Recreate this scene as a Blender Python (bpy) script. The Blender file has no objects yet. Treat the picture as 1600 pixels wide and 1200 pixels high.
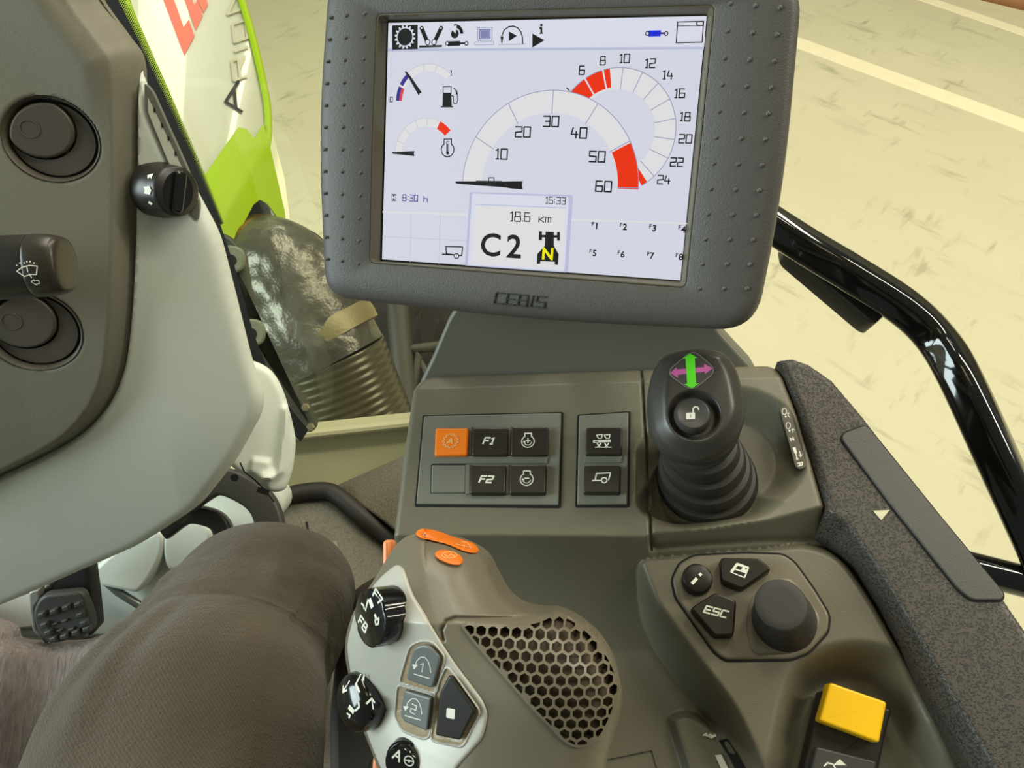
import bpy, bmesh, math, random
import numpy as np
from mathutils import Vector, Matrix
from mathutils.geometry import delaunay_2d_cdt

random.seed(7)
rng = np.random.default_rng(7)
scene = bpy.context.scene
COL = scene.collection

# ------------------------------------------------------------------ camera, world, lights, exposure
F = 1200.0                                   # focal length in pixels of the 1600 x 1200 frame
PITCH = math.radians(50.0)
CAM = np.array((0.0, 0.0, 1.15))             # the cab floor is z = 0
AX = np.array((1.0, 0.0, 0.0))
AF = np.array((0.0, math.cos(PITCH), -math.sin(PITCH)))
AU = np.array((0.0, math.sin(PITCH), math.cos(PITCH)))
cd = bpy.data.cameras.new('camera')
cd.sensor_width = 36.0
cd.lens = 36.0 * F / 1600.0
cd.clip_start = 0.01
co = bpy.data.objects.new('camera', cd)
co.location = CAM
co.rotation_euler = (math.pi / 2 - PITCH, 0, 0)
COL.objects.link(co)
scene.camera = co

vs = scene.view_settings
scene.display_settings.display_device = 'sRGB'
vs.view_transform = 'Standard'
vs.look = 'None'
vs.gamma = 1.0
vs.use_curve_mapping = False
vs.exposure = 0.0

w = bpy.data.worlds.new('hall_air')
scene.world = w
w.use_nodes = True
wb = w.node_tree.nodes['Background']
wb.inputs[0].default_value = (0.94, 1.0, 0.93, 1)
wb.inputs[1].default_value = 0.145


def area(name, loc, target, size, power, color):
    l = bpy.data.lights.new(name, 'AREA')
    l.shape = 'RECTANGLE'
    l.size, l.size_y = size
    l.energy = power
    l.color = color
    o = bpy.data.objects.new(name, l)
    COL.objects.link(o)
    o.location = loc
    d = Vector(target) - Vector(loc)
    o.rotation_euler = d.to_track_quat('-Z', 'Y').to_euler()
    return o


# long hall lamps under the roof of the workshop, the daylight gate on the left, an added fill light under the cab roof
area('hall_lamp', (3.0, 4.6, 5.2), (1.5, 1.5, -0.5), (0.5, 7.0), 300, (1.0, 0.93, 0.74))
area('hall_lamp', (-0.6, 3.4, 5.2), (0.0, 0.8, 0.0), (0.5, 6.0), 190, (1.0, 0.94, 0.77))
area('hall_lamp', (5.4, 0.9, 5.2), (1.5, 1.0, -0.8), (0.5, 7.0), 390, (1.0, 0.94, 0.76))
area('hall_gate_daylight', (-4.0, -0.4, 2.0), (0.0, 0.3, 0.6), (2.4, 2.2), 200, (0.84, 1.0, 1.0))
area('cab_fill_light', (0.05, 0.1, 1.68), (0.05, 0.14, 0.0), (0.3, 0.2), 0.45, (1.0, 0.86, 0.6))

# ------------------------------------------------------------------ geometry helpers
def ray(x, y):
    return AF + AX * ((x - 800.0) / F) - AU * ((y - 600.0) / F)


def P(x, y, d):
    """the world point seen at photo pixel x, y at the given distance along the lens axis"""
    return CAM + d * ray(x, y)


def floor_pt(x, y, z):
    r = ray(x, y)
    return CAM + r * ((z - CAM[2]) / r[2])


def cam_dir(v):
    """direction given as (right, down, away) turned into the world"""
    v = np.asarray(v, float)
    r = AX * v[0] - AU * v[1] + AF * v[2]
    return r / np.linalg.norm(r)


class Frame:
    """a tilted work plane: origin, right, up and outward normal in the world"""
    def __init__(s, o, u, n):
        s.o = np.asarray(o, float)
        n = np.asarray(n, float)
        n = n / np.linalg.norm(n)
        u = np.asarray(u, float)
        u = u - n * (u @ n)
        s.u = u / np.linalg.norm(u)
        s.n = n
        s.v = np.cross(s.n, s.u)
        s.R = np.array((s.u, s.v, s.n))

    def M(s):
        m = Matrix.Identity(4)
        for i in range(3):
            m[i][0], m[i][1], m[i][2], m[i][3] = s.u[i], s.v[i], s.n[i], s.o[i]
        return m

    def px(s, x, y, h=0.0):
        r = ray(x, y)
        t = ((s.o + s.n * h - CAM) @ s.n) / (r @ s.n)
        q = s.R @ (CAM + r * t - s.o)
        return (q[0], q[1])

    def pl(s, pts, h=0.0):
        return [s.px(x, y, h) for x, y in pts]

    def world(s, q):
        return s.o + s.R.T @ np.asarray(q, float)

    def lean(s, x, y):
        """sideways travel of the line of sight per metre of depth, for walls that fold in behind their rim"""
        q = s.R @ ray(x, y)
        return (q[0] / -q[2], q[1] / -q[2])

    def scale(s, x, y, h=0.0):
        """metres per photo pixel across the plane at that spot"""
        a = np.array(s.px(x - 5, y, h)); b = np.array(s.px(x + 5, y, h))
        return float(np.linalg.norm(a - b) / 10)

    def on(s, x, y, hf, off=0.0):
        """pixel meets the surface h = hf(u, v) + off of this frame"""
        h = 0.0
        for _ in range(12):
            q = s.px(x, y, h)
            h = 0.5 * h + 0.5 * (float(hf(np.array([q[0]]), np.array([q[1]]))[0]) + off)
        return (q[0], q[1])


def area2(p):
    return sum(p[i - 1][0] * p[i][1] - p[i][0] * p[i - 1][1] for i in range(len(p))) / 2


def ccw(p):
    p = [tuple(q) for q in p]
    return p if area2(p) > 0 else p[::-1]


def rounded(p, r, n=5):
    """round the corners of a polygon; r is one radius or one per corner"""
    p = [np.array(q, float) for q in p]
    out = []
    k = len(p)
    rr = r if isinstance(r, (list, tuple)) else [r] * k
    for i in range(k):
        a, b, c = p[i - 1], p[i], p[(i + 1) % k]
        da, dc = a - b, c - b
        la, lc = np.linalg.norm(da), np.linalg.norm(dc)
        t = min(rr[i], la * 0.49, lc * 0.49)
        if t < 1e-7:
            out.append(tuple(b)); continue
        s, e = b + da / la * t, b + dc / lc * t
        for j in range(n + 1):
            f = j / n
            out.append(tuple((1 - f) ** 2 * s + 2 * f * (1 - f) * b + f * f * e))
    return out


def smooth_closed(p, n=6):
    """Catmull-Rom curve through closed points"""
    p = [np.array(q, float) for q in p]
    out = []
    k = len(p)
    for i in range(k):
        a, b, c, d = p[i - 1], p[i], p[(i + 1) % k], p[(i + 2) % k]
        for j in range(n):
            t = j / n
            out.append(tuple(0.5 * (2 * b + (c - a) * t + (2 * a - 5 * b + 4 * c - d) * t * t + (3 * b - a - 3 * c + d) * t ** 3)))
    return out


def smooth_open(p, n=6):
    p = [np.array(q, float) for q in p]
    q = [2 * p[0] - p[1]] + p + [2 * p[-1] - p[-2]]
    out = []
    for i in range(1, len(q) - 2):
        a, b, c, d = q[i - 1], q[i], q[i + 1], q[i + 2]
        for j in range(n):
            t = j / n
            out.append(0.5 * (2 * b + (c - a) * t + (2 * a - 5 * b + 4 * c - d) * t * t + (3 * b - a - 3 * c + d) * t ** 3))
    out.append(p[-1])
    return out


def inset(p, d):
    k = len(p)
    out = []
    for i in range(k):
        a, b, c = np.array(p[i - 1]), np.array(p[i]), np.array(p[(i + 1) % k])
        e1 = b - a; e2 = c - b
        l1, l2 = np.linalg.norm(e1), np.linalg.norm(e2)
        if l1 < 1e-9: e1, l1 = e2, l2
        if l2 < 1e-9: e2, l2 = e1, l1
        if l1 < 1e-9:
            out.append(tuple(b)); continue
        n1 = np.array((-e1[1], e1[0])) / l1
        n2 = np.array((-e2[1], e2[0])) / l2
        m = n1 + n2
        q = m @ m
        m = m * (2 / q) if q > 0.5 else n1
        out.append(tuple(b + m * d))
    return out


def sdf(poly, U, V):
    """signed distance to a polygon, negative inside"""
    U = np.asarray(U, float); V = np.asarray(V, float)
    d = np.full(U.shape, 1e9); ins = np.zeros(U.shape, bool)
    k = len(poly)
    for i in range(k):
        ax, ay = poly[i - 1]; bx, by = poly[i]
        ex, ey = bx - ax, by - ay
        ll = ex * ex + ey * ey
        if ll < 1e-16: continue
        t = np.clip(((U - ax) * ex + (V - ay) * ey) / ll, 0, 1)
        d = np.minimum(d, (U - ax - t * ex) ** 2 + (V - ay - t * ey) ** 2)
        c = ((ay > V) != (by > V))
        if ey != 0:
            ins ^= c & (U < ax + (V - ay) * ex / ey)
    d = np.sqrt(d)
    return np.where(ins, -d, d)


def line_dist(pts, U, V):
    d = np.full(np.shape(U), 1e9)
    for (ax, ay), (bx, by) in zip(pts[:-1], pts[1:]):
        ex, ey = bx - ax, by - ay
        t = np.clip(((U - ax) * ex + (V - ay) * ey) / (ex * ex + ey * ey), 0, 1)
        d = np.minimum(d, (U - ax - t * ex) ** 2 + (V - ay - t * ey) ** 2)
    return np.sqrt(d)


def sstep(x, a, b):
    t = np.clip((x - a) / (b - a), 0, 1)
    return t * t * (3 - 2 * t)


class MB:
    """collects shapes for one mesh object"""
    def __init__(s):
        s.v = []; s.f = []; s.m = []; s.flat = []

    def add(s, verts, faces, mat=0):
        b = len(s.v)
        s.v += [tuple(map(float, q)) for q in verts]
        for f in faces:
            s.f.append(tuple(b + i for i in f)); s.m.append(mat)

    def prism(s, poly, h0, h1, bevel=0.0, seg=3, mat=0, bottom=True, top_mat=None, draft=0.0):
        p = ccw(poly)
        k = len(p)
        rings = [(p if draft == 0 else inset(p, -draft), h0)]
        if bevel > 0:
            for i in range(seg + 1):
                t = math.pi / 2 * i / seg
                rings.append((inset(p, bevel * (1 - math.cos(t))), h1 - bevel + bevel * math.sin(t)))
        else:
            rings.append((p, h1))
        vs_ = [(x, y, h) for r, h in rings for x, y in r]
        fs = []
        for r in range(len(rings) - 1):
            for i in range(k):
                j = (i + 1) % k
                fs.append((r * k + i, r * k + j, (r + 1) * k + j, (r + 1) * k + i))
        s.add(vs_, fs, mat)
        b = len(s.v) - k
        s.f.append(tuple(range(b, b + k))); s.m.append(mat if top_mat is None else top_mat)
        s.flat.append(len(s.f) - 1)
        if bottom:
            b0 = b - (len(rings) - 1) * k
            s.f.append(tuple(range(b0 + k - 1, b0 - 1, -1))); s.m.append(mat)

    def loft(s, rings, mat=0, close=True, cap0=True, cap1=True):
        """rings: lists of 3-D points, all of one length"""
        k = len(rings[0])
        b = len(s.v)
        for r in rings: s.v += [tuple(map(float, q)) for q in r]
        for r in range(len(rings) - 1):
            for i in range(k if close else k - 1):
                j = (i + 1) % k
                s.f.append((b + r * k + i, b + r * k + j, b + (r + 1) * k + j, b + (r + 1) * k + i)); s.m.append(mat)
        if cap0: s.f.append(tuple(range(b + k - 1, b - 1, -1))); s.m.append(mat)
        if cap1:
            e = b + (len(rings) - 1) * k
            s.f.append(tuple(range(e, e + k))); s.m.append(mat)

    def lathe(s, prof, c=(0, 0), n=40, mat=0, ax=1.0, ay=1.0, caps=True):
        """prof: (radius, height) pairs around the local normal through c"""
        rings = []
        for r, h in prof:
            rings.append([(c[0] + ax * r * math.cos(2 * math.pi * i / n), c[1] + ay * r * math.sin(2 * math.pi * i / n), h) for i in range(n)])
        s.loft(rings, mat, True, caps, caps)

    def tube(s, path, r, n=12, mat=0, section=None, up=(0, 0, 1), cap=True):
        path = [np.array(q, float) for q in path]
        rings = []
        up = np.array(up, float)
        for i, q in enumerate(path):
            t = path[min(i + 1, len(path) - 1)] - path[max(i - 1, 0)]
            t = t / np.linalg.norm(t)
            a = np.cross(up, t)
            if np.linalg.norm(a) < 1e-6: a = np.cross((1, 0, 0), t)
            a /= np.linalg.norm(a)
            b = np.cross(t, a)
            rad = r[i] if isinstance(r, (list, tuple, np.ndarray)) else r
            if section is None:
                ring = [q + rad * (math.cos(2 * math.pi * k / n) * a + math.sin(2 * math.pi * k / n) * b) for k in range(n)]
            else:
                ring = [q + x * a + y * b for x, y in section]
            rings.append(ring)
        s.loft(rings, mat, True, cap, cap)

    def dome(s, c, r, h, base=0.0, n=10, m=4, mat=0):
        prof = [(r * math.cos(math.pi / 2 * i / m) + 1e-6, base + h * math.sin(math.pi / 2 * i / m)) for i in range(m + 1)]
        s.lathe(prof, c, n, mat, caps=False)
        b = len(s.v) - n
        s.f.append(tuple(range(b, b + n))); s.m.append(mat)

    # flat marks -------------------------------------------------------
    def poly(s, pts, h, mat=0):
        p = ccw(pts)
        s.add([(x, y, h) for x, y in p], [tuple(range(len(p)))], mat)

    def stroke(s, pts, wd, h, mat=0, closed=False):
        pts = [np.array(q, float) for q in pts]
        if closed: pts = pts + [pts[0]]
        for i, (a, b) in enumerate(zip(pts[:-1], pts[1:])):
            e = b - a
            l = np.linalg.norm(e)
            if l < 1e-9: continue
            e /= l
            nrm = np.array((-e[1], e[0])) * wd / 2
            a2, b2 = a - e * wd * 0.3, b + e * wd * 0.3
            s.add([(*(a2 - nrm), h), (*(b2 - nrm), h), (*(b2 + nrm), h), (*(a2 + nrm), h)], [(0, 1, 2, 3)], mat)

    def arc(s, c, r, a0, a1, wd, h, mat=0, n=24, ay=1.0):
        pts = [(c[0] + r * math.cos(math.radians(a0 + (a1 - a0) * i / n)), c[1] + ay * r * math.sin(math.radians(a0 + (a1 - a0) * i / n))) for i in range(n + 1)]
        s.stroke(pts, wd, h, mat)

    def band(s, c, r0, r1, a0, a1, h, mat=0, n=28):
        vs_ = []
        for i in range(n + 1):
            a = math.radians(a0 + (a1 - a0) * i / n)
            vs_ += [(c[0] + r0 * math.cos(a), c[1] + r0 * math.sin(a), h), (c[0] + r1 * math.cos(a), c[1] + r1 * math.sin(a), h)]
        s.add(vs_, [(2 * i, 2 * i + 1, 2 * i + 3, 2 * i + 2) for i in range(n)], mat)

    def disc(s, c, r, h, mat=0, n=20):
        s.poly([(c[0] + r * math.cos(2 * math.pi * i / n), c[1] + r * math.sin(2 * math.pi * i / n)) for i in range(n)], h, mat)

    def glyphs(s, text, c, H, wd, h, mat=0, W=None, gap=0.32, slant=0.0, rot=0.0):
        """square stroke lettering centred on c, cap height H"""
        W = W or H * 0.62
        adv = []
        for ch in text:
            adv.append({'.': 0.28, ':': 0.3, ' ': 0.6, '1': 0.55, 'I': 0.3, 'i': 0.3, '/': 0.6}.get(ch, 1.0) * W + gap * W)
        x = -(sum(adv) - gap * W) / 2
        cr, sr = math.cos(rot), math.sin(rot)
        for ch, ad in zip(text, adv):
            gw = ad - gap * W
            for pl in GLYPH.get(ch, ()):
                q = []
                for gx, gy in pl:
                    xx = x + gx * gw; yy = (gy - 0.5) * H
                    xx += slant * yy
                    q.append((c[0] + cr * xx - sr * yy, c[1] + sr * xx + cr * yy))
                s.stroke(q, wd, h, mat)
            x += ad

    def font(s, text, c, H, h, mat=0, shear=0.0, rot=0.0, wx=1.0, bold=0.0):
        cu = bpy.data.curves.new('lettering', 'FONT')
        cu.body = text; cu.align_x = 'CENTER'; cu.align_y = 'CENTER'; cu.shear = shear; cu.offset = bold
        cu.resolution_u = 4
        ob = bpy.data.objects.new('lettering', cu)
        me = ob.to_mesh()
        vs_ = [v.co.copy() for v in me.vertices]
        fs = [tuple(p.vertices) for p in me.polygons]
        ob.to_mesh_clear()
        bpy.data.objects.remove(ob); bpy.data.curves.remove(cu)
        if not vs_: return
        x0 = min(v.x for v in vs_); x1 = max(v.x for v in vs_); y0 = min(v.y for v in vs_); y1 = max(v.y for v in vs_)
        k = H / (y1 - y0)
        cr, sr = math.cos(rot), math.sin(rot)
        out = []
        for v in vs_:
            xx = (v.x - (x0 + x1) / 2) * k * wx; yy = (v.y - (y0 + y1) / 2) * k
            out.append((c[0] + cr * xx - sr * yy, c[1] + sr * xx + cr * yy, h))
        s.add(out, fs, mat)

    def drape(s, hf, start=0):
        a = np.array(s.v[start:])
        if len(a):
            a[:, 2] += hf(a[:, 0], a[:, 1])
            s.v[start:] = [tuple(q) for q in a]
        return s

    def build(s, name, mats, parent=None, matrix=None, angle=40, recalc=True):
        me = bpy.data.meshes.new(name)
        me.from_pydata(s.v, [], s.f)
        mats = mats if isinstance(mats, (list, tuple)) else [mats]
        for m in mats: me.materials.append(m)
        me.polygons.foreach_set('material_index', s.m)
        if recalc:
            bm = bmesh.new(); bm.from_mesh(me)
            bmesh.ops.recalc_face_normals(bm, faces=bm.faces)
            bm.to_mesh(me); bm.free()
        me.polygons.foreach_set('use_smooth', [True] * len(me.polygons))
        me.set_sharp_from_angle(angle=math.radians(angle))
        for i in s.flat: me.polygons[i].use_smooth = False
        me.update()
        return link(name, me, parent, matrix)


GLYPH = {
    '0': [[(0, 0), (1, 0), (1, 1), (0, 1), (0, 0)]],
    '1': [[(0.1, 0.85), (0.7, 1), (0.7, 0)], [(0.2, 0), (1, 0)]],
    '2': [[(0, 1), (1, 1), (1, 0.52), (0, 0.45), (0, 0), (1, 0)]],
    '3': [[(0, 1), (1, 1), (1, 0), (0, 0)], [(0.3, 0.5), (1, 0.5)]],
    '4': [[(0.25, 1), (0, 0.35), (1, 0.35)], [(0.75, 0.65), (0.75, 0)]],
    '5': [[(1, 1), (0, 1), (0, 0.55), (1, 0.5), (1, 0), (0, 0)]],
    '6': [[(0.9, 1), (0, 1), (0, 0), (1, 0), (1, 0.52), (0, 0.52)]],
    '7': [[(0, 1), (1, 1), (0.4, 0)]],
    '8': [[(0, 0), (1, 0), (1, 0.5), (0.1, 0.5), (0.1, 1), (0.9, 1), (0.9, 0.5)], [(0, 0), (0, 0.5)]],
    '.': [[(0.3, 0), (0.7, 0)]],
    ':': [[(0.5, 0.15), (0.5, 0.3)], [(0.5, 0.65), (0.5, 0.8)]],
    'h': [[(0, 1), (0, 0)], [(0, 0.6), (1, 0.6), (1, 0)]],
    'k': [[(0, 0.75), (0, 0)], [(1, 0.75), (0.1, 0.4), (1, 0)]],
    'm': [[(0, 0), (0, 0.7), (1, 0.7), (1, 0)], [(0.5, 0.7), (0.5, 0)]],
    'F': [[(0, 0), (0, 1), (1, 1)], [(0, 0.52), (0.8, 0.52)]],
    'E': [[(1, 1), (0, 1), (0, 0), (1, 0)], [(0, 0.5), (0.85, 0.5)]],
    'S': [[(1, 1), (0, 1), (0, 0.5), (1, 0.5), (1, 0), (0, 0)]],
    'C': [[(1, 1), (0.1, 1), (0, 0.9), (0, 0.1), (0.1, 0), (1, 0)]],
    'B': [[(0, 0), (0, 1), (0.9, 1), (1, 0.5), (1, 0), (0, 0)], [(0, 0.5), (1, 0.5)]],
    'I': [[(0.5, 0), (0.5, 1)]],
    'L': [[(0, 1), (0, 0), (1, 0)]],
    'A': [[(0, 0), (0.5, 1), (1, 0)], [(0.2, 0.35), (0.8, 0.35)]],
    'R': [[(0, 0), (0, 1), (1, 1), (1, 0.5), (0, 0.5)], [(0.5, 0.5), (1, 0)]],
    'O': [[(0, 0), (1, 0), (1, 1), (0, 1), (0, 0)]],
    'N': [[(0, 0), (0, 1), (1, 0), (1, 1)]],
    '/': [[(0, 0), (1, 1)]],
    '|': [[(0.05, 0.75), (0.55, 1), (0.55, 0)]],
    'K': [[(0, 0), (0, 1)], [(1, 1), (0, 0.5), (1, 0)]],
}


def link(name, me, parent=None, matrix=None):
    o = bpy.data.objects.new(name, me)
    COL.objects.link(o)
    if parent is not None: o.parent = parent
    if matrix is not None: o.matrix_local = matrix
    return o


def thing(name, label, cat, frame=None, loc=None, group=None):
    o = bpy.data.objects.new(name, None)
    o.empty_display_size = 0.02
    COL.objects.link(o)
    if frame is not None: o.matrix_world = frame.M()
    elif loc is not None: o.location = loc
    o['label'] = label; o['category'] = cat
    if group: o['group'] = group
    return o


def struct(o, label=None):
    o['kind'] = 'structure'
    if label: o['label'] = label
    return o


def heightfield(name, outline, hf, step, depth, mats, parent=None, matrix=None, matf=None, skirt_h=None, angle=60, lean=None):
    """a moulded sheet over the outline: h = hf(u, v), its rim carried down by depth"""
    ol = ccw(outline)
    xs = [p[0] for p in ol]; ys = [p[1] for p in ol]
    nu = int((max(xs) - min(xs)) / step) + 3; nv = int((max(ys) - min(ys)) / step) + 3
    u = min(xs) - step + step * np.arange(nu); v = min(ys) - step + step * np.arange(nv)
    U, V = np.meshgrid(u, v, indexing='ij')
    Uc = (U[:-1, :-1] + step / 2); Vc = (V[:-1, :-1] + step / 2)
    keep = sdf(ol, Uc, Vc) < 0
    used = np.zeros(U.shape, bool)
    for a in (0, 1):
        for b in (0, 1):
            used[a:nu - 1 + a, b:nv - 1 + b] |= keep
    cnt = np.zeros(U.shape, int)
    for a in (0, 1):
        for b in (0, 1):
            cnt[a:nu - 1 + a, b:nv - 1 + b] += keep
    rim = used & (cnt < 4)
    for _ in range(3):                           # pull the rim onto the outline
        e = step * 0.05
        ru, rv = U[rim], V[rim]
        s0 = sdf(ol, ru, rv)
        gx = (sdf(ol, ru + e, rv) - sdf(ol, ru - e, rv)) / (2 * e); gy = (sdf(ol, ru, rv + e) - sdf(ol, ru, rv - e)) / (2 * e)
        g = np.maximum(np.hypot(gx, gy), 0.5)
        U[rim] = ru - s0 * gx / g ** 2; V[rim] = rv - s0 * gy / g ** 2
    H = hf(U, V)
    idx = -np.ones(U.shape, int)
    idx[used] = np.arange(used.sum())
    verts = np.stack((U[used], V[used], H[used]), 1)
    ii, jj = np.nonzero(keep)
    quads = np.stack((idx[ii, jj], idx[ii + 1, jj], idx[ii + 1, jj + 1], idx[ii, jj + 1]), 1)
    mi = np.zeros(len(quads), int)
    if matf is not None:
        mi = matf(Uc[ii, jj], Vc[ii, jj]).astype(int)
    # skirt
    ek = {}
    e = np.concatenate([quads[:, [0, 1]], quads[:, [1, 2]], quads[:, [2, 3]], quads[:, [3, 0]]])
    key = np.sort(e, 1)
    code = key[:, 0].astype(np.int64) * (verts.shape[0] + 1) + key[:, 1]
    uq, inv, c = np.unique(code, return_inverse=True, return_counts=True)
    be = e[c[inv] == 1]
    bv = np.unique(be)
    mp = {int(q): len(verts) + i for i, q in enumerate(bv)}
    low = verts[bv].copy()
    low[:, 2] = (low[:, 2] - depth) if skirt_h is None else skirt_h
    if lean is not None: low[:, :2] += np.array(lean) * depth
    sk = np.array([(a, mp[int(a)], mp[int(b)], b) for a, b in be], int).reshape(-1, 4)
    allv = np.concatenate((verts, low)); allq = np.concatenate((quads, sk))
    mi = np.concatenate((mi, np.zeros(len(sk), int)))
    me = bpy.data.meshes.new(name)
    me.vertices.add(len(allv)); me.vertices.foreach_set('co', allv.ravel())
    me.loops.add(allq.size); me.loops.foreach_set('vertex_index', allq.ravel().astype(np.int32))
    me.polygons.add(len(allq))
    me.polygons.foreach_set('loop_start', np.arange(0, allq.size, 4, dtype=np.int32))
    mats = mats if isinstance(mats, (list, tuple)) else [mats]
    for m in mats: me.materials.append(m)
    me.polygons.foreach_set('material_index', mi.astype(np.int32))
    me.polygons.foreach_set('use_smooth', [True] * len(allq))
    me.update(calc_edges=True); me.validate()
    me.set_sharp_from_angle(angle=math.radians(angle))
    return link(name, me, parent, matrix)


# ------------------------------------------------------------------ materials
def lin(c):
    def f(x):
        x /= 255.0
        return x / 12.92 if x <= 0.04045 else ((x + 0.055) / 1.055) ** 2.4
    return tuple(f(x) for x in c) + (1.0,)


def mat(name, rgb, rough=0.5, metal=0.0, grain=0.0, grain_scale=900, spec=0.5, coat=0.0, var=0.0, var_scale=30, emit=None, emit_k=1.0):
    m = bpy.data.materials.new(name)
    m.use_nodes = True
    nt = m.node_tree
    b = nt.nodes['Principled BSDF']
    b.inputs['Base Color'].default_value = lin(rgb)
    b.inputs['Roughness'].default_value = rough
    b.inputs['Metallic'].default_value = metal
    b.inputs['Specular IOR Level'].default_value = spec
    b.inputs['Coat Weight'].default_value = coat
    if emit is not None:
        b.inputs['Emission Color'].default_value = lin(emit)
        b.inputs['Emission Strength'].default_value = emit_k
    tc = None
    if grain or var:
        tc = nt.nodes.new('ShaderNodeTexCoord')
    if grain:
        n = nt.nodes.new('ShaderNodeTexNoise')
        n.inputs['Scale'].default_value = grain_scale
        n.inputs['Detail'].default_value = 2
        bp = nt.nodes.new('ShaderNodeBump')
        bp.inputs['Strength'].default_value = grain
        bp.inputs['Distance'].default_value = 0.0006
        nt.links.new(tc.outputs['Object'], n.inputs['Vector'])
        nt.links.new(n.outputs['Fac'], bp.inputs['Height'])
        nt.links.new(bp.outputs['Normal'], b.inputs['Normal'])
    if var:
        n = nt.nodes.new('ShaderNodeTexNoise')
        n.inputs['Scale'].default_value = var_scale
        n.inputs['Detail'].default_value = 5
        mx = nt.nodes.new('ShaderNodeMix'); mx.data_type = 'RGBA'
        c = lin(rgb)
        mx.inputs['A'].default_value = tuple(max(0, x * (1 - var)) for x in c[:3]) + (1,)
        mx.inputs['B'].default_value = tuple(min(1, x * (1 + var)) for x in c[:3]) + (1,)
        nt.links.new(tc.outputs['Object'], n.inputs['Vector'])
        nt.links.new(n.outputs['Fac'], mx.inputs['Factor'])
        nt.links.new(mx.outputs['Result'], b.inputs['Base Color'])
    return m


def screen_mat(name, rgb, k=0.93):
    """a lit pixel colour of the display"""
    m = mat(name, (12, 12, 14), 0.35, emit=rgb, emit_k=k, spec=0.15)
    return m


OLIVE = mat('grey_green_plastic', (104, 100, 84), 0.4, grain=0.25, grain_scale=1600, var=0.03, var_scale=8)
OLIVE_SMOOTH = mat('smooth_grey_green_plastic', (104, 104, 93), 0.42, grain=0.1, grain_scale=1600)
PANEL = mat('grey_panel_plastic', (110, 112, 102), 0.45, grain=0.1, grain_scale=1500)
HOUSING = mat('dark_grey_plastic', (84, 81, 78), 0.5, grain=0.35, grain_scale=1300)
BLACK = mat('black_plastic', (34, 32, 29), 0.38)
BLACK_GLOSS = mat('gloss_black_plastic', (20, 20, 19), 0.14, coat=0.3)
BLACK_PAINT = mat('gloss_black_paint', (16, 16, 15), 0.08, coat=0.6)
CHARCOAL = mat('charcoal_plastic', (66, 64, 61), 0.4, grain=0.2, grain_scale=1600)
RUBBER = mat('black_rubber', (42, 40, 36), 0.5, grain=0.2, grain_scale=900)
GROOVE = mat('shadow_gap_black', (10, 10, 9), 0.8)
KEY = mat('dark_brown_key_plastic', (46, 42, 36), 0.3, grain=0.05)
ORANGE = mat('orange_plastic', (235, 122, 30), 0.4)
ORANGE_KEY = mat('orange_key_plastic', (255, 132, 28), 0.35)
INK = mat('white_print', (232, 232, 218), 0.6)
INK_DIM = mat('pale_print_on_orange', (250, 200, 130), 0.6)
SILVER = mat('silver_painted_plastic', (186, 184, 174), 0.38, metal=0.1, grain=0.08, grain_scale=2500)
TAUPE = mat('taupe_soft_plastic', (114, 107, 91), 0.36, grain=0.08, grain_scale=2000)
DUST = mat('brown_dust', (158, 138, 108), 0.9, var=0.35, var_scale=400)
YELLOW = mat('yellow_plastic', (250, 196, 8), 0.4)
# ------------------------------------------------------------------ display monitor
MF = Frame(CAM + 0.0097 * AX + 0.1268 * AU + 0.4129 * AF, cam_dir((0.954, 0.111, -0.28)), cam_dir((-0.295, 0.166, -0.941)))
mon = thing('display_monitor', 'grey terminal monitor with lit gauge display, mounted above the armrest console', 'monitor', MF)


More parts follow.
